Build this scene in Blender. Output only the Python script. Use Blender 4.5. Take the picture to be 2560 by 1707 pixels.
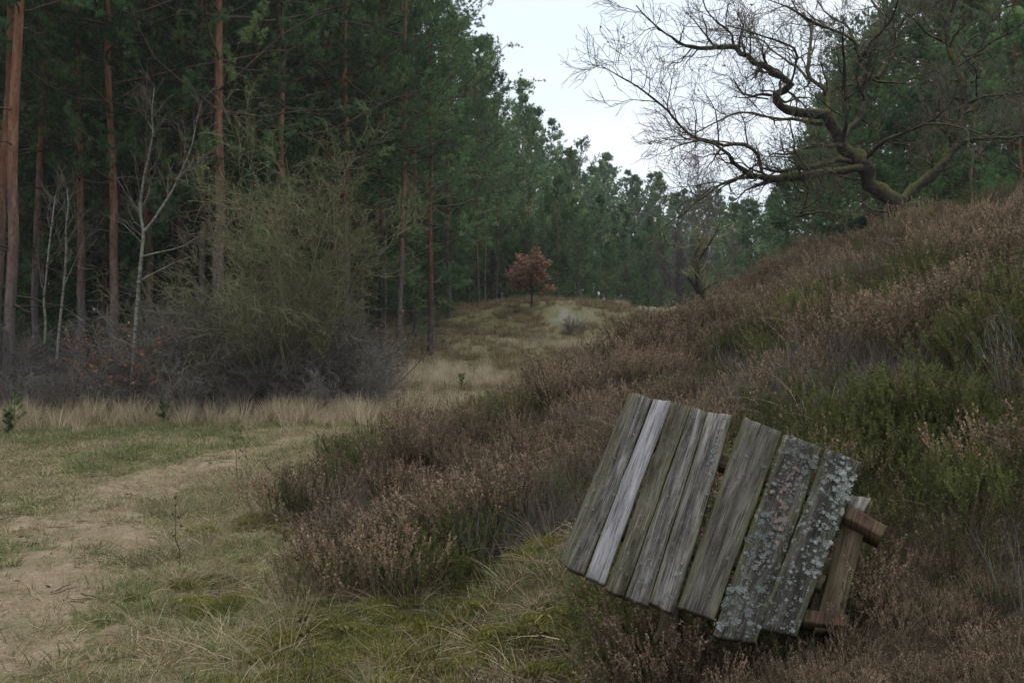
import bpy, math, random
import numpy as np
from mathutils import Vector, Matrix

for o in list(bpy.data.objects):
    bpy.data.objects.remove(o)
S = bpy.context.scene
C = S.collection
R = math.radians

# ------------------------------------------------------------------ camera
FPX = 2702.0; W0, H0 = 2560.0, 1707.0
CAM = np.array([0.0, 0.0, 1.6]); PITCH = math.atan((853.5 - 800) / FPX)
cd = bpy.data.cameras.new('camera'); cam = bpy.data.objects.new('camera', cd); C.objects.link(cam)
cam.location = CAM; cam.rotation_euler = (R(90) - PITCH, 0, 0)
cd.sensor_width = 36; cd.lens = FPX / W0 * 36; cd.clip_start = 0.05; cd.clip_end = 3000
S.camera = cam

# ------------------------------------------------------------------ sky, sun, exposure
w = bpy.data.worlds.new('World'); S.world = w; w.use_nodes = True
nt = w.node_tree; nt.nodes.clear()
SUN_EL, SUN_AZ = 60.0, 205.0
def wn(t, **k):
    n = nt.nodes.new(t)
    for a, b in k.items(): setattr(n, a, b)
    return n
out = wn('ShaderNodeOutputWorld'); bg = wn('ShaderNodeBackground')
sky = wn('ShaderNodeTexSky', sky_type='NISHITA'); sky.sun_disc = False
sky.sun_elevation = R(SUN_EL); sky.sun_rotation = R(SUN_AZ); sky.dust_density = 6; sky.air_density = 1.5
hs = wn('ShaderNodeHueSaturation'); hs.inputs['Saturation'].default_value = 0.22
tc = wn('ShaderNodeTexCoord'); mp = wn('ShaderNodeMapping'); mp.inputs['Scale'].default_value = (1.6, 1.6, 6.0)
nz = wn('ShaderNodeTexNoise'); nz.inputs['Scale'].default_value = 1.7; nz.inputs['Detail'].default_value = 4
cr = wn('ShaderNodeValToRGB')
cr.color_ramp.elements[0].position = 0.35; cr.color_ramp.elements[0].color = (5.9, 6.65, 7.6, 1)
cr.color_ramp.elements[1].position = 0.70; cr.color_ramp.elements[1].color = (7.7, 8.1, 8.6, 1)
mx = wn('ShaderNodeMix', data_type='RGBA'); mx.inputs[0].default_value = 0.88
L = nt.links.new
L(tc.outputs['Generated'], mp.inputs['Vector']); L(mp.outputs[0], nz.inputs['Vector']); L(nz.outputs['Fac'], cr.inputs[0])
L(sky.outputs[0], hs.inputs['Color']); L(hs.outputs[0], mx.inputs[6]); L(cr.outputs[0], mx.inputs[7])
L(mx.outputs[2], bg.inputs['Color']); bg.inputs['Strength'].default_value = 0.1
L(bg.outputs[0], out.inputs[0])
sd = bpy.data.lights.new('sun', 'SUN'); sun = bpy.data.objects.new('sun', sd); C.objects.link(sun)
sd.energy = 1.5; sd.angle = R(28); sd.color = (1.0, 0.97, 0.92)
sun.rotation_euler = (R(90 - SUN_EL), 0, R(180 - SUN_AZ) + R(180))
S.view_settings.view_transform = 'Standard'; S.view_settings.look = 'None'
S.view_settings.exposure = 0.68; S.view_settings.gamma = 1.0; S.view_settings.use_curve_mapping = False
S.render.engine = 'CYCLES'
S.cycles.max_bounces = 2; S.cycles.diffuse_bounces = 2; S.cycles.glossy_bounces = 1; S.cycles.transmission_bounces = 2; w.cycles.sampling_method = 'NONE'; S.cycles.volume_bounces = 0

# ------------------------------------------------------------------ maths helpers
def pix(px, py, Y):
    """world point on the ray through photo pixel (px,py) at world depth Y"""
    a = (px - W0 / 2) / FPX; b = (H0 / 2 - py) / FPX
    c, s = math.cos(PITCH), math.sin(PITCH)
    d = np.array([a, c + b * s, -s + b * c])
    return CAM + d * (Y / d[1])
def ray(px, py):
    return pix(px, py, 1.0) - CAM
def smooth(a, b, x):
    t = np.clip((np.asarray(x, float) - a) / (b - a), 0, 1); return t * t * (3 - 2 * t)
_g = np.random.RandomState(7).rand(256, 256)
def vnoise(x, y):
    xi = np.floor(x).astype(int); yi = np.floor(y).astype(int)
    fx = x - xi; fy = y - yi; fx = fx * fx * (3 - 2 * fx); fy = fy * fy * (3 - 2 * fy)
    a = _g[xi & 255, yi & 255]; b = _g[(xi + 1) & 255, yi & 255]; c = _g[xi & 255, (yi + 1) & 255]; d = _g[(xi + 1) & 255, (yi + 1) & 255]
    return (a * (1 - fx) + b * fx) * (1 - fy) + (c * (1 - fx) + d * fx) * fy
def fbm(x, y, s=1.0, oct=4, seed=0):
    x = np.asarray(x, float) * s + seed * 17.3; y = np.asarray(y, float) * s + seed * 9.1
    v = 0; a = 1; t = 0
    for i in range(oct):
        v = v + a * vnoise(x, y); t += a; a *= .5; x = x * 2.03 + 3.1; y = y * 2.03 + 5.7
    return v / t
def unit(v):
    return v / np.maximum(np.linalg.norm(v, axis=-1, keepdims=True), 1e-9)

FX, FV = [-5, 3, 5, 6.5, 9, 12, 15, 20, 28, 36, 42], [-.3, -.45, -.6, -1.2, -1.9, -1.8, -1.0, 0.9, 2.7, 4.0, 4.8]
def ground(x, y):
    x = np.asarray(x, float); y = np.asarray(y, float)
    base = 2.0 * smooth(20, 58, y)
    total = np.interp(y, [-5, 5, 11, 16, 25, 33, 40, 60], [2.4, 2.65, 2.78, 2.92, 2.72, 2.15, 1.7, 1.9])
    xc = np.interp(y, [-5, 11, 16, 25, 40, 60], [5.2, 5.3, 5.8, 6.0, 6.8, 7.5])
    x0 = np.interp(y, FX, FV)
    hc = np.maximum(total - base, 0)
    t = (x - x0) / (xc - x0)
    tp = np.clip(t, 0, .8); f = tp ** 1.36
    k = np.clip((t - .80) / .4, 0, 1)
    f = np.where(t > .80, .8 ** 1.36 + .4 * 1.25 * (k - k * k * .5), f)
    f = np.where(t > 1.2, f - .55 * smooth(1.2, 2.6, t), f)
    z = base + hc * f
    z = z + .78 * np.exp(-((x - 1.2) / 4.2) ** 2 - ((y - 46) / 5.5) ** 2)
    z = z + .3 * np.exp(-((x - 6.5) / 3) ** 2 - ((y - 47) / 6) ** 2) - .25 * np.exp(-((x - 3.6) / 1.6) ** 2 - ((y - 39) / 3) ** 2)
    hill = smooth(-.02, .12, t)
    z = z + (fbm(x, y, .45, 3, 1) - .5) * (.10 + .48 * hill) + (fbm(x, y, 1.7, 2, 2) - .5) * (.03 + .22 * hill)
    z = z + (fbm(x, y, .12, 2, 3) - .5) * .7 * smooth(24, 40, y)
    return z
def foot_t(x, y):
    xc = np.interp(y, [-5, 11, 16, 25, 40, 60], [5.2, 5.3, 5.8, 6.0, 6.8, 7.5])
    x0 = np.interp(y, FX, FV)
    return (x - x0) / (xc - x0)
def sand_mask(x, y):
    xp = np.interp(y, [2, 5.8, 8, 10.8, 13, 16], [-2.3, -2.7, -3.2, -3.7, -3.2, -2.7])
    wd = np.interp(y, [2, 6, 9, 13, 16], [.95, .75, .6, .5, .4])
    d = np.abs(x - xp) / wd
    m = 1 - smooth(.15, 1.25, d)
    m = m * smooth(17, 13, y)
    n = fbm(x, y * 1.4, 1.6, 4, 4)
    return np.clip(m * .92 + (n - .5) * 1.8 - .12, 0, 1)

# ------------------------------------------------------------------ object helpers
def new_mesh(name, V, F, mats, attrs=None, smooth_sh=False, mat_idx=None, uv=None):
    """V (n,3); F (m,3) or (m,4) int array, or list of those"""
    me = bpy.data.meshes.new(name)
    V = np.asarray(V, np.float32)
    Fs = F if isinstance(F, list) else [F]
    Fs = [np.asarray(f, np.int32) for f in Fs if len(f)]
    loops = np.concatenate([f.ravel() for f in Fs]); sizes = np.concatenate([np.full(len(f), f.shape[1], np.int32) for f in Fs])
    starts = np.concatenate([[0], np.cumsum(sizes)[:-1]]).astype(np.int32)
    me.vertices.add(len(V)); me.vertices.foreach_set('co', V.ravel())
    me.loops.add(len(loops)); me.loops.foreach_set('vertex_index', loops)
    me.polygons.add(len(sizes)); me.polygons.foreach_set('loop_start', starts); me.polygons.foreach_set('loop_total', sizes)
    if mat_idx is not None: me.polygons.foreach_set('material_index', np.asarray(mat_idx, np.int32))
    if smooth_sh: me.polygons.foreach_set('use_smooth', np.ones(len(sizes), bool))
    for k, v in (attrs or {}).items():
        v = np.asarray(v, np.float32)
        if v.ndim == 1:
            a = me.attributes.new(k, 'FLOAT', 'POINT'); a.data.foreach_set('value', v)
        else:
            a = me.attributes.new(k, 'FLOAT_VECTOR', 'POINT'); a.data.foreach_set('vector', v.ravel())
    if uv is not None:
        l = me.uv_layers.new(name='UVMap'); l.data.foreach_set('uv', np.asarray(uv, np.float32)[loops].ravel())
    for m in (mats if isinstance(mats, (list, tuple)) else [mats]): me.materials.append(m)
    me.update(calc_edges=True); me.validate()
    return me
def obj(name, me, parent=None, loc=None, rz=None, scale=None):
    o = bpy.data.objects.new(name, me); C.objects.link(o)
    if parent: o.parent = parent
    if loc is not None: o.location = loc
    if rz is not None: o.rotation_euler = (0, 0, rz)
    if scale is not None: o.scale = (scale,) * 3
    return o
def tag(o, label, cat, group=None, kind=None):
    o['label'] = label; o['category'] = cat
    if group: o['group'] = group
    if kind: o['kind'] = kind
    return o
def empty(name, loc=(0, 0, 0)):
    o = bpy.data.objects.new(name, None); C.objects.link(o); o.location = loc; o.empty_display_size = .2
    return o

class Geo:
    def __init__(s): s.V = []; s.Q = []; s.T = []; s.n = 0; s.A = []
    def add(s, V, Q=None, T=None, a=None):
        if Q is not None and len(Q): s.Q.append(np.asarray(Q) + s.n)
        if T is not None and len(T): s.T.append(np.asarray(T) + s.n)
        s.V.append(V); s.n += len(V)
        s.A.append(np.zeros(len(V)) if a is None else np.broadcast_to(np.asarray(a, float), (len(V),)))
        return s
    def mesh(s, name, mat, smooth_sh=True):
        F = []
        if s.Q: F.append(np.concatenate(s.Q))
        if s.T: F.append(np.concatenate(s.T))
        return new_mesh(name, np.concatenate(s.V), F, mat, {'tint': np.concatenate(s.A)}, smooth_sh)

def tubes(geo, P, Rd, sides=3, tint=None):
    """P (B,K,3) polylines, Rd (B,K)"""
    P = np.asarray(P, float); Rd = np.asarray(Rd, float)
    if P.ndim == 2: P = P[None]; Rd = Rd[None]
    B, K, _ = P.shape
    if B == 0: return
    T = np.empty_like(P); T[:, 1:-1] = P[:, 2:] - P[:, :-2]; T[:, 0] = P[:, 1] - P[:, 0]; T[:, -1] = P[:, -1] - P[:, -2]
    T = unit(T)
    mean = unit(P[:, -1] - P[:, 0])
    ref = np.where(np.abs(mean[:, 2:3]) > .8, np.array([[1., 0.13, 0]]), np.array([[0.07, 0.1, 1.]]))
    N = unit(np.cross(T, ref[:, None, :])); Bn = np.cross(T, N)
    an = np.arange(sides) * 2 * math.pi / sides
    V = P[:, :, None, :] + Rd[:, :, None, None] * (N[:, :, None, :] * np.cos(an)[None, None, :, None] + Bn[:, :, None, :] * np.sin(an)[None, None, :, None])
    V = V.reshape(-1, 3)
    b = np.arange(B)[:, None, None] * K * sides; k = np.arange(K - 1)[None, :, None] * sides; i = np.arange(sides)[None, None, :]; j = (i + 1) % sides
    Q = np.stack([b + k + i, b + k + j, b + k + sides + j, b + k + sides + i], -1).reshape(-1, 4)
    a = None
    if tint is not None: a = np.repeat(np.asarray(tint, float), K * sides) if np.ndim(tint) else tint
    geo.add(V, Q=Q, a=a)

def sample(P, t):
    """P (B,K,3), t (B,n) -> points, tangents"""
    B, K, _ = P.shape
    f = np.clip(t, 0, .9999) * (K - 1); i = f.astype(int); u = (f - i)[..., None]
    bi = np.arange(B)[:, None]
    a = P[bi, i]; b = P[bi, i + 1]
    return a * (1 - u) + b * u, unit(b - a), i, u[..., 0]
def grow(rng, P, Rd, n, t0, t1, ln, ang=(.5, 1.1), K=5, wander=.25, up=.15, rr=.5, tip=.25, lenfall=.5, bias=None):
    """children of each polyline; ln = (min,max) metres; returns (B*n,K,3),(B*n,K), parent index"""
    B = len(P)
    t = t0 + (t1 - t0) * (np.arange(n)[None] + rng.rand(B, n)) / n
    p, d, i, u = sample(P, t)
    bi = np.arange(B)[:, None]
    r0 = Rd[bi, i] * (1 - u) + Rd[bi, np.minimum(i + 1, Rd.shape[1] - 1)] * u
    rv = unit(np.cross(d, unit(rng.normal(size=d.shape)))) 
    a = rng.uniform(ang[0], ang[1], (B, n))[..., None]
    dd = unit(d * np.cos(a) + rv * np.sin(a))
    length = rng.uniform(ln[0], ln[1], (B, n)) * (1 - lenfall * t)
    p = p.reshape(-1, 3); dd = dd.reshape(-1, 3); length = length.ravel(); r0 = r0.ravel() * rr
    M = len(p); Q = np.empty((M, K, 3)); Q[:, 0] = p; cur = dd; st = (length / (K - 1))[:, None]
    for k in range(1, K):
        cur = cur + rng.normal(size=(M, 3)) * wander + np.array([0, 0, up])
        if bias is not None: cur = cur + bias
        cur = unit(cur); Q[:, k] = Q[:, k - 1] + cur * st
    rad = r0[:, None] * np.linspace(1, tip, K)[None]
    return Q, rad, np.repeat(np.arange(B), n)

def blades(geo, rng, c, d, m, ln, wd, spread=.9, tint=None, back=.1):
    """m needle-like triangles round each centre c, axis d"""
    n = len(c)
    v = unit(d[:, None, :] + rng.normal(size=(n, m, 3)) * spread)
    l = rng.uniform(.6, 1.0, (n, m, 1)) * ln
    s = unit(np.cross(v, rng.normal(size=(n, m, 3)))) * (wd * .5)
    p0 = c[:, None, :] - v * l * back + rng.normal(size=(n, m, 3)) * ln * .12
    V = np.stack([p0 - s, p0 + s, p0 + v * l], 2).reshape(-1, 3)
    T = np.arange(n * m * 3).reshape(-1, 3)
    a = np.repeat(rng.rand(n) if tint is None else tint, m * 3)
    geo.add(V, T=T, a=a)
def leaf_quads(geo, rng, c, ln, wd, tint=None, flat=.4):
    n = len(c)
    d = unit(rng.normal(size=(n, 3)) * np.array([1, 1, flat])); s = unit(np.cross(d, rng.normal(size=(n, 3))))
    up = np.cross(d, s)
    l = rng.uniform(.7, 1.2, (n, 1)) * ln; q = rng.uniform(.7, 1.2, (n, 1)) * wd
    V = np.stack([c, c + d * l * .45 + s * q * .5 + up * q * .15, c + d * l, c + d * l * .5 - s * q * .5 + up * q * .2], 1).reshape(-1, 3)
    b = np.arange(n)[:, None] * 4
    geo.add(V, T=np.concatenate([b + np.array([0, 1, 2]), b + np.array([0, 2, 3])]), a=np.repeat(rng.rand(n) if tint is None else tint, 4))

# ------------------------------------------------------------------ materials
class NB:
    def __init__(s, name):
        s.m = bpy.data.materials.new(name); s.m.use_nodes = True; s.t = s.m.node_tree; s.t.nodes.clear()
        s.o = s.t.nodes.new('ShaderNodeOutputMaterial'); s.p = s.t.nodes.new('ShaderNodeBsdfPrincipled'); s.t.links.new(s.p.outputs[0], s.o.inputs[0])
        s.p.inputs['Specular IOR Level'].default_value = .25
    def n(s, t, inp=None, **k):
        n = s.t.nodes.new(t)
        for a, b in k.items(): setattr(n, a, b)
        for a, b in (inp or {}).items():
            if hasattr(b, 'links'): s.t.links.new(b, n.inputs[a])
            else: n.inputs[a].default_value = b
        return n
    def noise(s, vec, scale, detail=3, rough=.55, out='Fac', dist=0):
        i = {'Scale': scale, 'Detail': detail, 'Roughness': rough, 'Distortion': dist}
        if vec is not None: i['Vector'] = vec
        return s.n('ShaderNodeTexNoise', i).outputs[out]
    def ramp(s, fac, stops):
        n = s.n('ShaderNodeValToRGB', {0: fac}); e = n.color_ramp.elements
        while len(e) < len(stops): e.new(.5)
        for i, (p, c) in enumerate(stops):
            e[i].position = p; e[i].color = (c if hasattr(c, '__len__') else (c, c, c)) + ((1,) if not hasattr(c, '__len__') or len(c) == 3 else ())
        return n.outputs[0]
    def mix(s, f, a, b, mode='MIX'):
        n = s.n('ShaderNodeMix', data_type='RGBA', blend_type=mode)
        for i, v in ((0, f), (6, a), (7, b)):
            if hasattr(v, 'links'): s.t.links.new(v, n.inputs[i])
            else: n.inputs[i].default_value = v if i == 0 else tuple(v) + (1,)
        return n.outputs[2]
    def math(s, op, a, b=0.0):
        n = s.n('ShaderNodeMath', operation=op)
        for i, v in ((0, a), (1, b)):
            if hasattr(v, 'links'): s.t.links.new(v, n.inputs[i])
            else: n.inputs[i].default_value = v
        return n.outputs[0]
    def map(s, vec, scale, loc=(0, 0, 0)):
        return s.n('ShaderNodeMapping', {'Vector': vec, 'Scale': scale, 'Location': loc}).outputs[0]
    def attr(s, name, out='Fac'):
        return s.n('ShaderNodeAttribute', attribute_name=name).outputs[out]
    def coord(s, o='Object'): return s.n('ShaderNodeTexCoord').outputs[o]
    def rand(s): return s.n('ShaderNodeObjectInfo').outputs['Random']
    def sep(s, v): return s.n('ShaderNodeSeparateXYZ', {0: v}).outputs
    def fin(s, col, rough=.85, bump=None, bstr=.5, bdist=.01, trans=0):
        L = s.t.links.new
        if hasattr(col, 'links'): L(col, s.p.inputs['Base Color'])
        else: s.p.inputs['Base Color'].default_value = tuple(col) + (1,)
        s.p.inputs['Roughness'].default_value = rough
        if bump is not None:
            b = s.n('ShaderNodeBump', {'Height': bump, 'Strength': bstr, 'Distance': bdist}); L(b.outputs[0], s.p.inputs['Normal'])
        if trans:
            t = s.n('ShaderNodeBsdfTranslucent')
            if hasattr(col, 'links'): L(col, t.inputs[0])
            else: t.inputs[0].default_value = tuple(col) + (1,)
            x = s.n('ShaderNodeMixShader', {0: trans}); L(s.p.outputs[0], x.inputs[1]); L(t.outputs[0], x.inputs[2]); L(x.outputs[0], s.o.inputs[0])
        return s.m

def m_foliage(name, c0, c1, c2, trans=.25, rough=.7, vr=.35):
    b = NB(name); t = b.attr('tint'); r = b.rand()
    col = b.ramp(t, [(0, c0), (.5, c1), (1, c2)])
    k = b.n('ShaderNodeMapRange', {0: r, 3: 1 - vr, 4: 1 + vr}).outputs[0]
    col = b.mix(1.0, col, b.n('ShaderNodeCombineColor', {0: k, 1: k, 2: k}).outputs[0], 'MULTIPLY')
    return b.fin(col, rough, trans=trans)
M = {}
M['needle'] = m_foliage('pine_needles', (.044, .088, .042), (.100, .182, .072), (.205, .280, .105), .5)
M['needle_y'] = m_foliage('young_pine_needles', (.05, .10, .03), (.075, .15, .04), (.10, .17, .05))
M['heath_flower'] = m_foliage('dry_heather_flowers', (.135, .086, .056), (.225, .148, .098), (.36, .262, .185), .25, vr=.45)
M['heath_leaf'] = m_foliage('heather_leaves', (.052, .062, .020), (.086, .096, .032), (.13, .13, .05), .3)
M['heath_green'] = m_foliage('green_heather_leaves', (.055, .070, .016), (.090, .108, .026), (.14, .155, .045), .3)
M['heath_stem'] = m_foliage('heather_stems', (.06, .04, .03), (.09, .06, .045), (.14, .10, .08), 0)
M['straw'] = m_foliage('dry_straw', (.22, .16, .09), (.34, .265, .155), (.50, .42, .275), .3, vr=.25)
M['straw_pale'] = m_foliage('bleached_grass', (.36, .29, .20), (.50, .42, .30), (.62, .55, .42), .35, vr=.2)
M['straw_brown'] = m_foliage('brown_dry_grass', (.14, .098, .056), (.235, .172, .105), (.36, .28, .18), .3, vr=.25)
M['grass'] = m_foliage('green_grass', (.050, .085, .018), (.085, .135, .032), (.15, .19, .06), .3, vr=.3)
M['moss'] = m_foliage('moss_shoots', (.09, .092, .016), (.145, .142, .028), (.22, .21, .05), .2)
M['twig'] = m_foliage('grey_twigs', (.070, .060, .049), (.118, .104, .088), (.20, .182, .160), 0, .85)
M['twig_moss'] = m_foliage('mossy_twigs', (.090, .088, .036), (.150, .145, .064), (.24, .225, .13), 0, .85)
M['twig_far'] = m_foliage('purple_brown_twigs', (.08, .06, .06), (.12, .095, .09), (.18, .15, .14), 0, .85)
M['leaf_brown'] = m_foliage('dead_beech_leaves', (.16, .065, .025), (.26, .115, .05), (.38, .20, .10), .25)
M['leaf_copper'] = m_foliage('copper_oak_leaves', (.12, .062, .038), (.22, .115, .072), (.36, .22, .15), .3, .6)
M['litter'] = m_foliage('leaf_litter', (.10, .05, .025), (.19, .10, .05), (.32, .22, .14), .1)

def m_pine_bark():
    b = NB('pine_bark'); co = b.coord(); z = b.sep(co)[2]; r = b.rand()
    n1 = b.noise(b.map(co, (1, 1, .25)), 9, 4); n2 = b.noise(b.map(co, (1, 1, .35)), 34, 3)
    lo = b.ramp(n1, [(.3, (.075, .062, .057)), (.55, (.145, .125, .118)), (.75, (.22, .195, .187))])
    hi = b.ramp(n1, [(.28, (.16, .064, .033)), (.5, (.25, .112, .060)), (.72, (.32, .20, .135))])
    h = b.math('ADD', z, b.math('MULTIPLY', b.math('SUBTRACT', n1, .5), 5.0)); h = b.math('ADD', h, b.math('MULTIPLY', r, -3.0))
    f = b.n('ShaderNodeMapRange', {0: h, 1: .6, 2: 4.2}).outputs[0]
    col = b.mix(f, lo, hi)
    col = b.mix(b.ramp(n2, [(.36, .6), (.47, 0.0)]), col, (.06, .036, .028))
    kk = b.n('ShaderNodeMapRange', {0: r, 3: .65, 4: 1.1}).outputs[0]
    col = b.mix(1.0, col, b.n('ShaderNodeCombineColor', {0: kk, 1: kk, 2: kk}).outputs[0], 'MULTIPLY')
    return b.fin(col, .9, b.math('ADD', n1, n2), .8, .03)
M['pine_bark'] = m_pine_bark()
def m_limb():
    b = NB('pine_limb_bark'); n = b.noise(b.coord(), 14, 3)
    return b.fin(b.ramp(n, [(.3, (.040, .028, .022)), (.7, (.11, .072, .054))]), .9)
M['pine_limb'] = m_limb()
def m_oak():
    b = NB('mossy_oak_bark'); co = b.coord()
    n = b.noise(co, 16, 5, .65); n2 = b.noise(co, 2.2, 3)
    bark = b.ramp(n, [(.3, (.015, .012, .010)), (.55, (.045, .037, .031)), (.78, (.105, .090, .078))])
    nz = b.sep(b.n('ShaderNodeNewGeometry').outputs['Normal'])[2]
    f = b.ramp(b.math('ADD', b.math('MULTIPLY', nz, .55), n2), [(.52, 0.0), (.80, .85)])
    moss = b.ramp(n, [(.3, (.055, .058, .014)), (.7, (.135, .122, .032))])
    return b.fin(b.mix(f, bark, moss), .95, n, 1.0, .04)
M['oak'] = m_oak()
def m_birch():
    b = NB('birch_bark'); co = b.coord()
    n = b.noise(b.map(co, (1, 1, 4.0)), 5, 4); n2 = b.noise(co, 3, 2); t = b.attr('tint')
    col = b.ramp(n, [(.34, (.03, .025, .022)), (.44, (.14, .133, .112)), (.7, (.25, .238, .20))])
    col = b.mix(b.ramp(n2, [(.5, 0.0), (.75, .6)]), col, (.17, .18, .09))
    col = b.mix(t, col, (.11, .085, .07))
    return b.fin(col, .8)
M['birch'] = m_birch()
def m_ground():
    b = NB('heath_ground'); co = b.coord()
    z = b.attr('zone', 'Vector'); s = b.sep(z)          # x: hill, y: moss, z: lichen
    n = b.noise(co, 3.0, 5, .65); n2 = b.noise(co, 22, 4, .65); n3 = b.noise(co, 90, 3)
    turf = b.ramp(n2, [(.28, (.055, .048, .022)), (.46, (.12, .10, .045)), (.60, (.20, .155, .085)), (.75, (.27, .215, .14))])
    green = b.ramp(n2, [(.3, (.045, .06, .014)), (.7, (.12, .14, .035))])
    turf = b.mix(b.ramp(n, [(.42, 0.0), (.62, .75)]), turf, green)
    hill = b.ramp(n2, [(.3, (.020, .018, .010)), (.7, (.085, .058, .035))])
    col = b.mix(s[0], turf, hill)
    moss = b.ramp(n2, [(.3, (.060, .060, .018)), (.7, (.125, .115, .038))])
    col = b.mix(s[1], col, moss)
    lich = b.ramp(n3, [(.35, (.11, .11, .08)), (.65, (.25, .255, .215))])
    col = b.mix(s[2], col, lich)
    wo = b.attr('wood'); lit = b.ramp(n2, [(.3, (.035, .028, .022)), (.7, (.12, .088, .062))])
    col = b.mix(wo, col, lit)
    return b.fin(col, .95, b.math('ADD', n2, n3), .8, .03)
M['ground'] = m_ground()
def m_sand():
    b = NB('trodden_sand'); co = b.coord()
    n = b.noise(co, 7, 5, .65); n2 = b.noise(co, 60, 4, .7)
    col = b.ramp(n, [(.3, (.15, .105, .066)), (.5, (.225, .165, .108)), (.72, (.31, .24, .17))])
    col = b.mix(b.ramp(n2, [(.36, .75), (.58, 0.0)]), col, (.11, .085, .045))
    n3 = b.noise(co, 2.6, 5, .7); tf = b.ramp(b.noise(co, 30, 4, .7), [(.3, (.07, .06, .028)), (.7, (.19, .155, .085))])
    col = b.mix(b.ramp(n3, [(.44, 0.0), (.60, .85)]), col, tf)
    return b.fin(col, .95, n2, .9, .012)
M['sand'] = m_sand()
def m_wood(name, dark, mid, light, green=.25, spot=0.0):
    b = NB(name); uv = b.coord('UV')
    g = b.noise(b.map(uv, (170, 7, 1)), 1.0, 5, .75, dist=.5); g2 = b.noise(b.map(uv, (22, 2.0, 1)), 1.0, 5, .65, dist=.8)
    g3 = b.noise(b.map(uv, (34, 12, 1)), 1.0, 6, .75)
    v = b.math('ADD', b.math('MULTIPLY', g, .45), b.math('MULTIPLY', g2, .75))
    col = b.ramp(v, [(.47, dark), (.60, mid), (.74, light)])
    col = b.mix(b.ramp(g3, [(.5, 0.0), (.66, green)]), col, (.085, .088, .040))
    u = b.sep(uv)[0]
    ed = b.attr('edge')
    col = b.mix(b.math('MULTIPLY', ed, b.ramp(g2, [(.35, .0), (.6, .8)])), col, (.10, .105, .035))
    if spot:
        v2 = b.noise(b.map(uv, (38, 30, 1)), 1.0, 6, .72)
        col = b.mix(b.ramp(v2, [(.55, 0.0), (.61, spot)]), col, b.ramp(b.noise(b.map(uv, (160, 160, 1)), 1.0, 3), [(.3, (.10, .105, .095)), (.7, (.27, .28, .26))]))
    gr = b.ramp(g, [(.34, .35), (.50, 1.0)])
    col = b.mix(1.0, col, gr, 'MULTIPLY')
    return b.fin(col, .9, b.math('ADD', g, b.math('MULTIPLY', g3, .4)), .9, .004)
M['wood_grey'] = m_wood('weathered_grey_wood', (.026, .022, .019), (.100, .088, .077), (.25, .228, .205), .3, .3)
M['wood_dark'] = m_wood('dark_weathered_wood', (.015, .013, .011), (.042, .037, .031), (.105, .094, .080), .35, .75)
M['wood_pale'] = m_wood('pale_bleached_wood', (.15, .137, .137), (.25, .235, .24), (.34, .325, .335), .08)
M['wood_green'] = m_wood('algae_green_wood', (.028, .024, .016), (.078, .068, .045), (.165, .15, .112), .55, .2)
M['wood_post'] = m_wood('brown_post_wood', (.042, .030, .018), (.098, .070, .042), (.17, .13, .085), .35)
M['wood_red'] = m_wood('reddish_sawn_wood', (.040, .024, .016), (.092, .052, .034), (.15, .092, .062), .2)
M['lichen'] = m_foliage('grey_lichen', (.085, .094, .084), (.155, .167, .154), (.29, .302, .284), .1, .95)
M['lichen_pink'] = m_foliage('pinkish_lichen', (.11, .078, .062), (.165, .125, .102), (.22, .18, .15), .1, .95)
def m_plain(name, c, r=.8):
    return NB(name).fin(c, r)
M['blue'] = m_plain('blue_paint', (.03, .05, .24), .7)

# ------------------------------------------------------------------ ground
def graded(lo, hi, mid, fine, gr):
    out = [mid]; s = fine
    while out[-1] < hi: s *= gr; out.append(out[-1] + s)
    left = [mid]; s = fine
    while left[-1] > lo: s *= gr; left.append(left[-1] - s)
    return np.array(left[::-1][:-1] + out)
gx = graded(-420, 420, -.5, .06, 1.022); gy = graded(-60, 900, 4.5, .06, 1.020)
GX, GY = np.meshgrid(gx, gy); GZ = ground(GX, GY)
GZ -= 0.0
V = np.stack([GX, GY, GZ], -1).reshape(-1, 3); nx, ny = len(gx), len(gy)
i, j = np.meshgrid(np.arange(nx - 1), np.arange(ny - 1)); b0 = (j * nx + i).ravel()
Q = np.stack([b0, b0 + 1, b0 + nx + 1, b0 + nx], -1)
x, y = V[:, 0], V[:, 1]; ft = foot_t(x, y)
hill = smooth(-.03, .06, ft + (fbm(x, y, 1.2, 3, 5) - .5) * .08) * smooth(44, 36, y)
lich = np.clip(np.exp(-((x - 2.1) / 1.3) ** 2 - ((y - 42.5) / 2.0) ** 2) * 3.4 * (fbm(x, y * .6, 2.4, 4, 6) - .30) - .30, 0, .8) + np.clip(np.exp(-((x - 3.6) / .6) ** 2 - ((y - 46.) / .8) ** 2) * 2. * fbm(x, y, 2.5, 3, 35) - .4, 0, 1)
mossm = np.clip((fbm(x, y, .7, 4, 8) - .46) * 7, 0, 1) * smooth(25, 32, y) * .9 + np.clip((fbm(x, y, .9, 3, 9) - .5) * 4, 0, 1) * smooth(-3.2, -1.5, x) * smooth(8, 6, y) * .6
wood = smooth(0, 3, -(x - np.interp(y, [14, 17, 24, 30, 45, 61, 80], [-30, -9, -6, -4.2, -3, -3, 1])) ) * smooth(16, 18.5, y)
wood = np.clip(wood + smooth(54, 60, y) + smooth(8, 10, x) * smooth(20, 30, y), 0, 1)
me = new_mesh('ground', V, Q, M['ground'], {'zone': np.stack([hill, np.clip(mossm, 0, 1), np.clip(lich, 0, 1)], -1), 'wood': wood}, True)
g = obj('ground', me); g['kind'] = 'structure'
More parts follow.
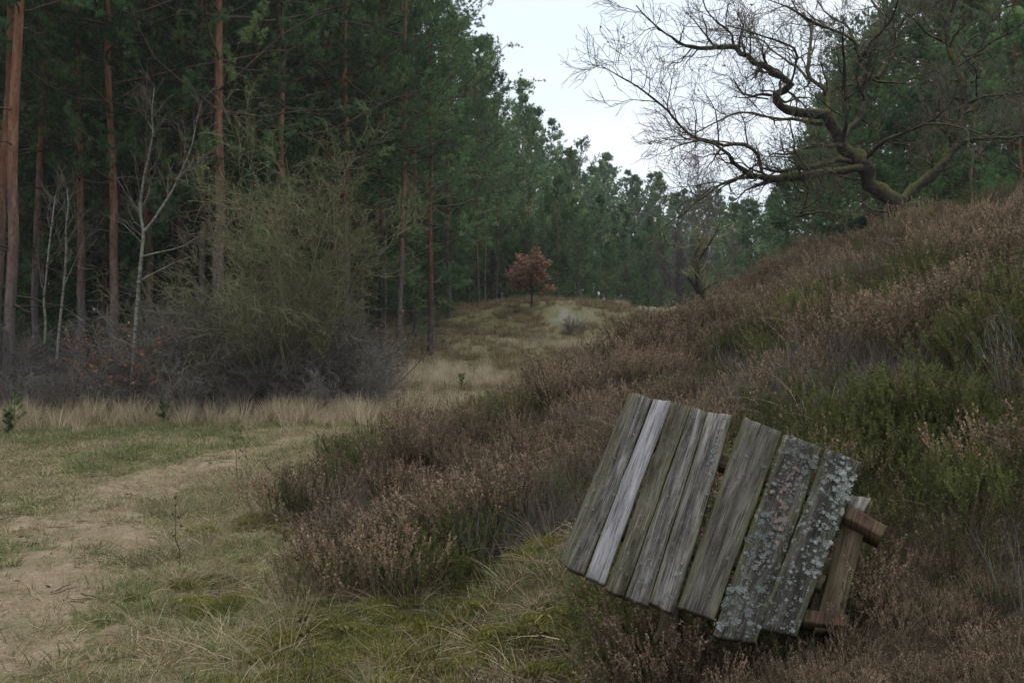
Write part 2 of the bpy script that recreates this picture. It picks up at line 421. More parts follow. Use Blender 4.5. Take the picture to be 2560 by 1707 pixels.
# sandy path: its own sheet, rising out of the turf where it is trodden bare
px_ = np.arange(-6.5, -.6, .05); py_ = np.arange(2.6, 17.2, .05)
PX, PY = np.meshgrid(px_, py_); sm = sand_mask(PX, PY)
PZ = ground(PX, PY) + (sm - .46) * .05
PZ = np.minimum(PZ, ground(PX, PY) + .012)
V = np.stack([PX, PY, PZ], -1).reshape(-1, 3); n_ = len(px_)
i, j = np.meshgrid(np.arange(n_ - 1), np.arange(len(py_) - 1)); b0 = (j * n_ + i).ravel()
keep = sm.ravel()[b0] > .30
b0 = b0[keep]
p = obj('sandy_path', new_mesh('sandy_path', V, np.stack([b0, b0 + 1, b0 + n_ + 1, b0 + n_], -1), M['sand'], None, True)); p['kind'] = 'structure'

# ------------------------------------------------------------------ scatter (ground cover)
def scatter(name, pts, rot, scl, idx, protos, label, cat):
    me = bpy.data.meshes.new(name); me.vertices.add(len(pts)); me.vertices.foreach_set('co', np.asarray(pts, np.float32).ravel())
    for k, t, v in (('rot', 'FLOAT_VECTOR', rot), ('scl', 'FLOAT', scl), ('idx', 'INT', idx)):
        a = me.attributes.new(k, t, 'POINT')
        a.data.foreach_set('vector' if t == 'FLOAT_VECTOR' else 'value', np.asarray(v, np.int32 if t == 'INT' else np.float32).ravel())
    me.update()
    o = obj(name, me); tag(o, label, cat, kind='stuff')
    ng = bpy.data.node_groups.new(name, 'GeometryNodeTree')
    ng.interface.new_socket('Geometry', in_out='INPUT', socket_type='NodeSocketGeometry'); ng.interface.new_socket('Geometry', in_out='OUTPUT', socket_type='NodeSocketGeometry')
    N = ng.nodes.new; Lk = ng.links.new
    gi = N('NodeGroupInput'); go = N('NodeGroupOutput'); ip = N('GeometryNodeInstanceOnPoints'); jn = N('GeometryNodeJoinGeometry')
    for pr in protos:
        oi = N('GeometryNodeObjectInfo'); oi.inputs['Object'].default_value = pr
        g2 = N('GeometryNodeGeometryToInstance'); Lk(oi.outputs['Geometry'], g2.inputs[0]); Lk(g2.outputs[0], jn.inputs[0])
    def na(t, nm):
        n = N('GeometryNodeInputNamedAttribute'); n.data_type = t; n.inputs[0].default_value = nm; return n.outputs[0]
    er = N('FunctionNodeEulerToRotation'); Lk(na('FLOAT_VECTOR', 'rot'), er.inputs[0])
    Lk(gi.outputs[0], ip.inputs['Points']); Lk(jn.outputs[0], ip.inputs['Instance']); ip.inputs['Pick Instance'].default_value = True
    Lk(na('INT', 'idx'), ip.inputs['Instance Index']); Lk(er.outputs[0], ip.inputs['Rotation']); Lk(na('FLOAT', 'scl'), ip.inputs['Scale'])
    Lk(ip.outputs[0], go.inputs[0])
    md = o.modifiers.new('scatter', 'NODES'); md.node_group = ng
    return o
def proto(name, geos, sm=False):
    """geos: list of (Geo, material) -> one unlinked object"""
    Vs, Fs, A, mi = [], [], [], []; n = 0; F3 = []; m3 = []; F4 = []; m4 = []
    for k, (gq, m) in enumerate(geos):
        for f in gq.Q: F4.append(f + n); m4 += [k] * len(f)
        for f in gq.T: F3.append(f + n); m3 += [k] * len(f)
        Vs += gq.V; A += gq.A; n += gq.n
    F = ([np.concatenate(F4)] if F4 else []) + ([np.concatenate(F3)] if F3 else [])
    return bpy.data.objects.new(name, new_mesh(name, np.concatenate(Vs), F, [m for _, m in geos], {'tint': np.concatenate(A)}, sm, m4 + m3))
def ribbons(geo, rng, P, w0, tint=None):
    """flat tapering blades, P (B,K,3)"""
    B, K, _ = P.shape
    d = unit(P[:, -1] - P[:, 0]); s = unit(np.cross(d, rng.normal(size=(B, 3))))
    wd = (w0 if np.ndim(w0) else np.full(B, w0))[:, None] * np.linspace(1, .12, K)[None] * .5
    a = P - s[:, None] * wd[..., None]; c = P + s[:, None] * wd[..., None]
    V = np.stack([a, c], 2).reshape(-1, 3)
    b = np.arange(B)[:, None] * K * 2; k = np.arange(K - 1)[None] * 2
    Q = np.stack([b + k, b + k + 1, b + k + 3, b + k + 2], -1).reshape(-1, 4)
    geo.add(V, Q=Q, a=np.repeat(rng.rand(B) if tint is None else tint, K * 2))
def arcs(rng, n, rad, ln, lean, droop, K=5):
    a = rng.rand(n) * 2 * math.pi; r = rad * np.sqrt(rng.rand(n))
    p = np.stack([r * np.cos(a), r * np.sin(a), np.full(n, -.01)], -1)
    b = a + rng.normal(size=n) * .8
    le = rng.uniform(lean[0], lean[1], n); cur = np.stack([np.cos(b) * np.sin(le), np.sin(b) * np.sin(le), np.cos(le)], -1)
    l = rng.uniform(ln[0], ln[1], n) / (K - 1); P = np.empty((n, K, 3)); P[:, 0] = p
    dr = rng.uniform(.4, 1.4, n) * droop
    for k in range(1, K):
        cur = unit(cur + rng.normal(size=(n, 3)) * .06 + np.stack([np.cos(b) * dr * .3, np.sin(b) * dr * .3, -dr], -1)); P[:, k] = P[:, k - 1] + cur * l[:, None]
    P[:, 1:, 2] = np.maximum(P[:, 1:, 2], .008)
    return P
def heather_proto(k, flowers, green, h, dead=False):
    rng = np.random.RandomState(100 + k); st = Geo(); fl = Geo(); lf = Geo()
    n = 46
    P = arcs(rng, n, .15, (h * .6, h * 1.15), (.05, .62), .02, 5)
    ribbons(st, rng, P, .0035)
    SP, SR, _ = grow(rng, P, np.full((n, 5), .002), 3, .35, .85, (h * .25, h * .42), (.25, .6), 4, .12, .25)
    ribbons(st, rng, SP, .0025)
    def bits(gq, PP, a, b, m, ln, wd, spread):
        t = rng.uniform(a, b, (len(PP), m)); c, d, _, _ = sample(PP, t)
        c = c.reshape(-1, 3); d = d.reshape(-1, 3)
        tn = np.clip(np.repeat(rng.rand(len(PP)), m) * .6 + rng.rand(len(c)) * .4, 0, 1)
        blades(gq, rng, c, d, 1, ln, wd, spread, tn)
    if flowers:
        sel = rng.rand(len(SP)) < flowers; sp2 = SP[sel]
        bits(fl, sp2, .30, 1.0, 15, .011, .0085, 1.0)
        s2 = P[rng.rand(n) < flowers]
        bits(fl, s2, .62, 1.0, 16, .011, .0085, 1.0)
    if dead: return proto('heather_sprig', [(st, M['twig'])])
    bits(lf, SP, .0, .85 if flowers else 1.0, 9 if flowers else 18, .012, .006, .7)
    bits(lf, P, .2, .8 if flowers else 1.0, 8 if flowers else 18, .013, .006, .7)
    return proto('heather_sprig', [(st, M['heath_stem']), (lf, M['heath_green'] if green else M['heath_leaf'])] + ([(fl, M['heath_flower'])] if flowers else []))
HP = [heather_proto(k, .95, False, .34) for k in range(4)] + [heather_proto(4 + k, .55, False, .32) for k in range(2)]
HG = [heather_proto(10 + k, 0, True, .26) for k in range(2)] + [heather_proto(13, .25, True, .26)]
HX = [heather_proto(30 + k, .0, False, .30, True) for k in range(2)]
HD = [heather_proto(20 + k, .12, False, .28) for k in range(2)]
def grass_proto(k, n, rad, ln, lean, droop, wd, mats):
    rng = np.random.RandomState(200 + k); gs = []
    for m, fr in mats:
        gq = Geo(); q = max(2, int(n * fr)); ribbons(gq, rng, arcs(rng, q, rad, ln, lean, droop), rng.uniform(.7, 1.3, q) * wd); gs.append((gq, m))
    return proto('grass_tuft', gs)
GG = [grass_proto(k, 40, .075, (.03, .10), (.1, .9), .10, .0045, [(M['grass'], .75), (M['straw'], .25)]) for k in range(3)]
GS = [grass_proto(10 + k, 34, .085, (.03, .10), (.3, 1.3), .12, .0045, [(M['straw'], .55), (M['straw_brown'], .3), (M['grass'], .15)]) for k in range(3)]
GT = [grass_proto(20 + k, 34, .08, (.16, .42), (.1, .9), .18, .004, [(M['straw'], .5), (M['straw_brown'], .4), (M['grass'], .1)]) for k in range(3)]
GL = [grass_proto(30 + k, 36, .12, (.15, .38), (.7, 1.45), .16, .0042, [(M['straw'], .55), (M['straw_brown'], .45)]) for k in range(3)]
GA = [grass_proto(40 + k, 9, .05, (.28, .62), (.2, .9), .30, .0046, [(M['straw'], .5), (M['straw_pale'], .25), (M['straw_brown'], .25)]) for k in range(4)]
GF = [grass_proto(50 + k, 60, .16, (.30, .65), (.0, .45), .10, .012, [(M['straw'], .5), (M['straw_brown'], .25), (M['straw_pale'], .25)]) for k in range(3)]
GP = [grass_proto(55 + k, 60, .16, (.30, .60), (.0, .5), .10, .012, [(M['straw_pale'], .8), (M['straw'], .2)]) for k in range(3)]
GB = [grass_proto(60 + k, 60, .20, (.15, .42), (.0, .9), .14, .014, [(M['straw_brown'], .45), (M['heath_flower'], .30), (M['heath_green'], .25)]) for k in range(3)]
def moss_proto(k):
    rng = np.random.RandomState(300 + k); gq = Geo(); n = 420
    a = rng.rand(n) * 6.283; r = .11 * np.sqrt(rng.rand(n)); c = np.stack([r * np.cos(a), r * np.sin(a), .025 * (1 - (r / .11) ** 2)], -1)
    blades(gq, rng, c, np.tile([0, 0, 1.], (n, 1)), 2, .020, .008, .7); return proto('moss_cushion', [(gq, M['moss'])])
GM = [moss_proto(k) for k in range(2)]

def in_view(x, y, m=.6):
    return (np.abs(x) < .48 * y + m)
def cand(seed, x0, x1, y0, y1, dens):
    rng = np.random.RandomState(seed); n = int((x1 - x0) * (y1 - y0) * dens)
    x = rng.uniform(x0, x1, n); y = rng.uniform(y0, y1, n); return rng, x, y
def put(name, rng, x, y, sc, idx, protos, label, cat, dz=0., tilt=.15):
    n = len(x); e = .15
    gxn = (ground(x + e, y) - ground(x - e, y)) / (2 * e); gyn = (ground(x, y + e) - ground(x, y - e)) / (2 * e)
    rot = np.stack([np.arctan(gyn) * .6 + rng.normal(size=n) * tilt, -np.arctan(gxn) * .6 + rng.normal(size=n) * tilt, rng.rand(n) * 6.283], -1)
    # spin about the plant's own axis first: euler XYZ applies Z last, so keep tilt small
    rot[:, 2] = rng.rand(n) * 6.283; rot[:, :2] = rng.normal(size=(n, 2)) * tilt
    return scatter(name, np.stack([x, y, ground(x, y) + dz], -1), rot, sc, idx, protos, label, cat)

BN = np.array([-.10, -math.cos(R(35)), math.sin(R(35))]); BN = BN / np.linalg.norm(BN)
BC = pix(1790, 1265, 4.22)
def zb(u, v, off=0.0):
    """zoom-crop pixel -> point on the board plane moved back by off metres"""
    d = ray(1380 + u / 2.2727, 950 + v / 2.2727); p0 = BC - BN * off
    return CAM + d * (np.dot(p0 - CAM, BN) / np.dot(d, BN))
FOOT = np.array([zb(*c)[:2] for c in ((425, 60), (1840, 470), (1700, 1450), (1150, 1500), (20, 1040))])
def in_foot(x, y, grow_=0.0):
    c = FOOT.mean(0); F = c + (FOOT - c) * (1 + grow_); ins = np.ones(np.shape(x), bool); sg = None
    for k in range(len(F)):
        a, b = F[k], F[(k + 1) % len(F)]; cr_ = (b[0] - a[0]) * (y - a[1]) - (b[1] - a[1]) * (x - a[0])
        if sg is None: sg = np.sign((b[0] - a[0]) * (c[1] - a[1]) - (b[1] - a[1]) * (c[0] - a[0]))
        ins &= np.sign(cr_) == sg
    return ins
def bench_room(x, y):
    zp = BC[2] - (BN[0] * (x - BC[0]) + BN[1] * (y - BC[1])) / BN[2]
    r_ = np.where(in_foot(x, y, .12), (zp - .10 - ground(x, y)) / .46, 9.)
    front = (x > -.15) & (x < 1.75) & (y < np.interp(x, [-.15, .6, 1.2, 1.3, 1.75], [4.05, 3.85, 3.9, 4.4, 4.4])) & ~in_foot(x, y, .12)
    r_ = np.where((r_ < .34) & (zp - ground(x, y) < .22), .34, r_)
    return np.where(front, np.where(y < 3.4, .62, np.where(x > 1.05, .42, .50)), r_)
def heath_zone(x, y):
    return smooth(-.02, .03, foot_t(x, y) + (fbm(x, y, 1.3, 3, 21) - .5) * .16)
def bench_clear(x, y):
    return (~in_foot(x, y, .35)) & ~((x > -.2) & (x < 1.6) & (y < 3.95))
def open_patch(x, y):
    """grassy strip that runs from the path under the bench's left side"""
    n_ = (fbm(x, y, 1.6, 3, 33) - .5) * .9
    return smooth(-1.9, -1.2, x + n_) * smooth(.55, .25, x + n_ * .3) * smooth(4.05, 4.45, y + n_ * .6) * smooth(6.5, 5.9, y + n_)

# heather on the slope
rng, x, y = cand(11, -3, 9, 1.9, 42, 22)
f = fbm(x, y, .8, 3, 22); f2 = fbm(x, y, .5, 3, 23)
keep = in_view(x, y) & (rng.rand(len(x)) < heath_zone(x, y)) & (rng.rand(len(x)) > open_patch(x, y) * 1.2)
keep &= (rng.rand(len(x)) < np.interp(y, [8, 14, 25], [1, .55, .40]))
greenp = np.clip((f2 - .495) * 10, 0, 1); greenp = np.maximum(greenp, np.exp(-((x - 1.75) / .45) ** 2 - ((y - 5.9) / .7) ** 2) * 1.4); greenp = np.maximum(greenp, 1.2 * np.exp(-((x + .15 * (y - 11) + .2) / .9) ** 2 - ((y - 11.5) / .8) ** 2))
dark = np.clip((f - .52) * 8, 0, 1) * smooth(1.0, 2.2, x - .1 * y)
kind = np.where(rng.rand(len(x)) < greenp * .88, 1, np.where(rng.rand(len(x)) < dark * .8, 2, 0))
kind = np.where((fbm(x, y, 1.5, 3, 36) > .60) & (rng.rand(len(x)) < .7), 3, kind)
sc = rng.uniform(.75, 1.25, len(x)) * (1 + 1.1 * (fbm(x, y, 1.2, 2, 24) - .5)) * np.interp(y, [8, 14, 25], [1, 1.15, 1.3])
sc = sc * np.where(y < 3.6, .62, 1); room = bench_room(x, y); keep &= room > .28; sc = np.minimum(sc, room * rng.uniform(.8, 1.15, len(x)))
m = keep & (kind == 0); put('heather', rng, x[m], y[m], sc[m], rng.randint(0, len(HP), m.sum()), HP, 'faded brown heather covering the slope and running down round the bench', 'heather')
m = keep & (kind == 1); put('green_heather', rng, x[m], y[m], sc[m], rng.randint(0, len(HG), m.sum()), HG, 'fresh green heather patches among the faded brown heather', 'heather')
m = keep & (kind == 2); put('dark_heather', rng, x[m], y[m], sc[m], rng.randint(0, len(HD), m.sum()), HD, 'dark nearly flowerless heather in hollows of the slope', 'heather')
rng0, x0_, y0_, sc0 = rng, x, y, sc
rng, x, y = cand(18, -.3, 2.1, 2.9, 4.9, 85)
room = bench_room(x, y); m_ = m; m = (room < .7) & (room > .28) & (rng.rand(len(x)) > open_patch(x, y)) & (rng.rand(len(x)) < np.where(in_foot(x, y, -.1), .35, 1.0))
put('low_heather', rng, x[m], y[m], np.minimum(room[m] * 1.1, .52) * rng.uniform(.75, 1.1, m.sum()), rng.randint(0, len(HP), m.sum()), HP, 'low scrubby heather round the foot of the tipped bench', 'heather')
m = keep & (kind == 3); put('dead_heather', rng0, x0_[m], y0_[m], sc0[m], rng0.randint(0, len(HX), m.sum()), HX, 'grey dead heather stems between the living clumps', 'heather')
# arching straws through the heather
rng, x, y = cand(12, -3, 9, 3.0, 40, 9.0)
m = in_view(x, y) & (heath_zone(x, y) > .5) & bench_clear(x, y) & (y > 3.8) & (rng.rand(len(x)) < .12 + 1.0 * (fbm(x, y, .9, 3, 25) > .52))
put('arching_grass', rng, x[m], y[m], rng.uniform(.6, 1.1, m.sum()) * np.where(y[m] < 5.5, .7, 1), rng.randint(0, len(GA), m.sum()), GA, 'pale arching dry grass blades poking out of the heather', 'grass')
# short turf
rng, x, y = cand(13, -9, 2, 2.6, 18.5, 110)
sm = sand_mask(x, y); hz = heath_zone(x, y)
m = in_view(x, y) & ((hz < .6) | (open_patch(x, y) > .25)) & ~in_foot(x, y, .05) & (rng.rand(len(x)) > sm * .68) & (rng.rand(len(x)) < np.where(y < 10, 1, .6))
gm = np.clip((fbm(x, y, .9, 3, 26) - .42) * 5, .08, .9) * (1 - .8 * sm)
isg = rng.rand(len(x)) < gm
sc = rng.uniform(.6, 1.3, len(x)) * np.where(y > 10, 1.25, 1)
q = m & isg; put('short_green_grass', rng, x[q], y[q], sc[q], rng.randint(0, 3, q.sum()), GG, 'short green grass tufts along the sandy path', 'grass')
q = m & ~isg; put('short_dry_grass', rng, x[q], y[q], sc[q], rng.randint(0, 3, q.sum()), GS, 'short straw coloured turf on both sides of the sandy path', 'grass')
# sparse sprigs on the sand
# flattened and tufted dry grass between path and heather
rng, x, y = cand(14, -4.5, 1.6, 2.6, 15, 26)
edge = np.exp(-((foot_t(x, y) + .07) / .11) ** 2) + open_patch(x, y) * 1.8
m = in_view(x, y) & (rng.rand(len(x)) < edge * (.35 + .9 * fbm(x, y, 1.2, 3, 27))) & (sand_mask(x, y) < .3) & bench_clear(x, y)
isl = rng.rand(len(x)) < .62
sc = rng.uniform(.6, 1.1, len(x))
q = m & isl; put('flattened_dry_grass', rng, x[q], y[q], sc[q], rng.randint(0, 3, q.sum()), GL, 'flattened tangles of straw grass at the foot of the heather', 'grass', tilt=.1)
q = m & ~isl; put('tufted_dry_grass', rng, x[q], y[q], sc[q] * .9, rng.randint(0, 3, q.sum()), GT, 'loose dry grass tufts where turf meets heather', 'grass')
# moss cushions
rng, x, y = cand(15, -4, 1.5, 2.8, 9, 70)
mz = np.clip((fbm(x, y, 1.3, 3, 28) - .52) * 8, 0, 1) * np.exp(-((foot_t(x, y) + .03) / .07) ** 2) + open_patch(x, y) * np.clip((fbm(x, y, 1.6, 3, 29) - .44) * 7, 0, 1)
m = in_view(x, y) & (rng.rand(len(x)) < mz); put('moss', rng, x[m], y[m], rng.uniform(.6, 1.4, m.sum()), rng.randint(0, 2, m.sum()), GM, 'yellow green moss cushions in the turf left of the bench', 'moss')
def litter_proto(k):
    rng = np.random.RandomState(800 + k); gq = Geo(); n = 5
    c = np.stack([rng.normal(size=n) * .12, rng.normal(size=n) * .12, np.full(n, .012)], -1); leaf_quads(gq, rng, c, .05, .03, None, .15)
    tw = Geo(); a = rng.rand(3) * 6.28; p = rng.normal(size=(3, 2)) * .12
    P = np.stack([np.stack([p[:, 0] + np.cos(a) * t, p[:, 1] + np.sin(a) * t + .01 * math.sin(t * 40), np.full(3, .012)], -1) for t in np.linspace(0, .16, 4)], 1); tubes(tw, P, np.full((3, 4), .003), 4, np.full(3, .2))
    return proto('litter', [(gq, M['litter']), (tw, M['heath_stem'])])
LP = [litter_proto(k) for k in range(4)]
rng, x, y = cand(19, -7, 0, 3, 14, 3.2); m = in_view(x, y) & (heath_zone(x, y) < .4)
put('leaf_litter', rng, x[m], y[m], rng.uniform(.6, 1.2, m.sum()), rng.randint(0, 4, m.sum()), LP, 'scattered dead leaves and twigs on the path and turf', 'litter', tilt=.05)
# dry grass fringe in front of the thicket, and on the valley floor
rng, x, y = cand(16, -10, 1, 15, 18.2, 28)
band = np.exp(-((y - (16.7 + .9 * (fbm(x, y, .5, 2, 38) - .5))) / .85) ** 2)
m = in_view(x, y) & (rng.rand(len(x)) < band * (.25 + 1.3 * fbm(x, y, 1.0, 3, 37))) & (foot_t(x, y) < .02)
put('grass_fringe', rng, x[m], y[m], rng.uniform(.25, .8, m.sum()), rng.randint(0, 3, m.sum()), GF, 'pale tall dry grass fringe in front of the grey thicket', 'grass')
rng, x, y = cand(17, -7, 9, 18, 60, 17)
pale = np.exp(-((x + 1.7 + .05 * (y - 26)) / 1.5) ** 2 - ((y - 26.5) / 2.6) ** 2) * .8 + .6 * np.exp(-((x - 2.2) / 1.8) ** 2 - ((y - 36) / 1.6) ** 2) + .8 * np.exp(-((x - 6.6) / 2) ** 2 - ((y - 52) / 4) ** 2) + .5 * np.exp(-((x + 2) / 2.2) ** 2 - ((y - 20) / 2) ** 2)
lm = np.exp(-((x - 2.1) / 1.3) ** 2 - ((y - 42.5) / 2.0) ** 2)
inv = in_view(x, y) & (foot_t(x, y) < .25) & (x > np.interp(y, [18, 24, 30, 45, 61], [-4.5, -4, -4.5, -6, -6]))
m = inv & (rng.rand(len(x)) < pale); put('pale_grass', rng, x[m], y[m], rng.uniform(.35, .75, m.sum()), rng.randint(0, 3, m.sum()), GP, 'pale bleached grass patches on the valley floor beyond the bushes', 'grass')
m = inv & (rng.rand(len(x)) < .8 - pale) & (rng.rand(len(x)) > lm * 1.6) & (rng.rand(len(x)) < .30 + 1.3 * fbm(x, y, .8, 3, 31) * (fbm(x, y, .8, 3, 31) > .46))
put('brown_grass', rng, x[m], y[m], rng.uniform(.3, .9, m.sum()) * (.6 + .9 * fbm(x[m], y[m], .9, 2, 34)), rng.randint(0, 3, m.sum()), GB, 'low brown grass and heath on the far mound and valley floor', 'grass')

# ------------------------------------------------------------------ pines
def pine_meshes(k, H, cb, spread, r0, tufts=7, m=12, blade=(.125, .023), whorl=.80, droop=-.1, subs=10, sway=.25, round_=.6):
    rng = np.random.RandomState(400 + k)
    K = 18; z = np.linspace(-.3, H, K); sw = np.cumsum(rng.normal(size=(K, 2)) * sway / 8, 0); sw -= sw[0]
    T = np.concatenate([sw, z[:, None]], 1)
    rad = r0 * np.clip(1.12 - .5 * (z / max(cb, 3)).clip(0, 1) * .5 - np.clip((z - cb) / (H - cb), 0, 1) * .85, .06, 2); rad[0] *= 1.25
    tk = Geo(); tubes(tk, T, rad, 11)
    # dead snags below the crown
    ns = 9
    zz = rng.uniform(.25 * cb, cb, ns); c = np.stack([np.interp(zz, z, T[:, 0]), np.interp(zz, z, T[:, 1]), zz], -1)
    a = rng.rand(ns) * 6.283; ln = rng.uniform(.12, 1.0, ns) ** 1.6 * 1.6
    d = np.stack([np.cos(a), np.sin(a), rng.uniform(-.3, .35, ns)], -1)
    P = c[:, None] + d[:, None] * (np.linspace(0, 1, 4)[None] * ln[:, None])[..., None]; P[:, 2:, 2] -= rng.rand(ns)[:, None] * .12
    lb = Geo(); tubes(lb, P, np.linspace(.022, .006, 4)[None].repeat(ns, 0), 4)
    # live branches
    zs = []; zc = cb
    while zc < H - .25: zs.append(zc); zc += whorl * rng.uniform(.6, 1.3)
    bz, baz = [], []
    for q in zs:
        n = rng.randint(3, 6); a0 = rng.rand() * 6.28
        for u in range(n): bz.append(q + rng.normal() * .08); baz.append(a0 + u * 6.283 / n + rng.normal() * .35)
    bz = np.array(bz); baz = np.array(baz); t = np.clip((bz - cb) / (H - cb), 0, 1)
    prof = np.where(t < .3, .72 + .28 * t / .3, np.cos((t - .3) / .7 * math.pi / 2) ** round_) * .96 + .06
    Lb = spread * prof * rng.uniform(.45, 1.3, len(t)); nb = len(t)
    el = np.interp(t, [0, .5, 1], [droop, .18, .9]) + rng.normal(size=nb) * .16
    P = np.empty((nb, 8, 3)); P[:, 0] = np.stack([np.interp(bz, z, T[:, 0]), np.interp(bz, z, T[:, 1]), bz], -1)
    cur = np.stack([np.cos(baz) * np.cos(el), np.sin(baz) * np.cos(el), np.sin(el)], -1)
    for q in range(1, 8):
        cur = unit(cur + rng.normal(size=(nb, 3)) * .16 + np.array([0, 0, .07])); P[:, q] = P[:, q - 1] + cur * (Lb / 7)[:, None]
    rb = (.009 + .014 * Lb / 2)[:, None] * np.linspace(1, .2, 8)[None]
    tubes(lb, P, rb, 5)
    SP, SR, pi = grow(rng, P, rb, subs, .40, 1.0, (.55, 1.05), (.5, 1.05), 4, .16, .08, .5, .3, .35)
    sc = (.35 + .65 * Lb[pi] / spread)[:, None, None]; SP = SP[:, :1] + (SP - SP[:, :1]) * sc
    tubes(lb, SP, SR, 3)
    cr = Geo()
    tt = rng.uniform(.35, 1.0, (len(SP), tufts)); tt[:, 0] = 1.0
    c, d, _, _ = sample(SP, tt); c = c.reshape(-1, 3) + rng.normal(size=(c.size // 3, 3)) * .045; d = d.reshape(-1, 3)
    bt = rng.normal(.45, .26, nb)[pi]; tn = np.clip(np.repeat(bt + rng.normal(size=len(SP)) * .12, tufts) + rng.normal(size=len(c)) * .08, 0, 1)
    blades(cr, rng, c, unit(d + np.array([0, 0, .5])), m, blade[0], blade[1], .95, tn)
    return (proto('pine_trunk', [(tk, M['pine_bark']), (lb, M['pine_limb'])], True).data, cr.mesh('pine_needles', M['needle'], False))
PV = {
    'tall': [pine_meshes(k, 19, 7.2, 2.7, .090) for k in range(3)],
    'mid': [pine_meshes(10 + k, 17, 4.3, 3.0, .086) for k in range(3)],
    'edge': [pine_meshes(20 + k, 16, 3.2, 3.8, .125, droop=-.2, subs=10) for k in range(2)],
    'young': [pine_meshes(30 + k, 9, .7, 2.0, .09, whorl=.55, droop=0., round_=.9) for k in range(2)],
    'far': [pine_meshes(40 + k, 17, 3.5, 2.7, .15, tufts=3, m=8, blade=(.30, .06), subs=7, droop=-.1, round_=.8) for k in range(4)],
}
SKL = ([-500, 1060, 1150, 1180, 1280, 1330, 1420, 1440, 1530, 1600, 1700, 1800, 1895, 1930, 1960, 2010, 2050, 2150, 2220, 3500], [-2500, -900, -120, 0, 105, 180, 300, 330, 345, 420, 440, 470, 500, 430, 330, 250, 130, 20, -300, -2500])
PH = {'tall': 19, 'mid': 17, 'edge': 16, 'young': 9, 'far': 17}
def fit(x, Y, H, typ, rv=1.0):
    px = 1280 + x / Y * FPX; rp = 1.5 / Y * FPX
    top = max(np.interp(px + s * rp, *SKL) for s in ((-.4, 0, .4, .75) if px < 1500 else (-.4, 0, .4)))
    hmax = (1.6 + (800 - top) / FPX * Y - float(ground(x, Y))) / PH[typ]
    return min(H, hmax * rv)
STUFF = {}
def pine_stuff(key, typ, Y, var, H, x, rngp=random.Random(8)):
    H = fit(x, Y, H, typ, .88 + .12 * rngp.random())
    STUFF.setdefault(key, []).append((typ, var % len(PV[typ]), x, Y, float(ground(x, Y)) - .05, H, rngp.random() * 6.28))
def flush_stuff(key, name, label, cat):
    L_ = STUFF[key]; kinds = sorted({(a[0], a[1]) for a in L_}); protos = []
    for (t, v) in kinds:
        tr, cr = PV[t][v]; gt = bpy.data.objects.new('trunk', tr); gc = bpy.data.objects.new('crown', cr); protos += [gt, gc]
    nk = len(protos); P_, R_, S_, I_ = [], [], [], []
    for (t, v, x, Y, z, H, rz) in L_:
        k = kinds.index((t, v)) * 2
        for q in (0, 1):
            P_.append((x, Y, z)); R_.append((0, 0, rz)); S_.append(H); I_.append(nk - 1 - (k + q) if JOINREV else k + q)
    scatter(name, P_, R_, S_, I_, protos, label, cat)
JOINREV = True
def pine(px, Y, typ, label, var=0, H=1.0, rz=None, lean=(0, 0), group=None, name='pine_tree', x=None):
    rngp = random.Random(int(px * 7 + Y * 131) if px is not None else int(x * 977 + Y * 131))
    if x is None: x = (px - W0 / 2) / FPX * Y
    e = empty(name, (x, Y, float(ground(x, Y)) - .05)); tag(e, label, 'tree', group)
    e.rotation_euler = (lean[1], lean[0], rngp.random() * 6.28 if rz is None else rz)
    if lean != (0, 0): e.rotation_mode = 'ZYX'; e.rotation_euler = (lean[1], lean[0], 0)
    H = fit(x, Y, H, typ, .88 + .12 * rngp.random()); e.scale = (H, H, H)
    ms = PV[typ][var % len(PV[typ])]
    for nm, me in zip(('trunk', 'crown'), ms): obj(nm, me, e)
    return e
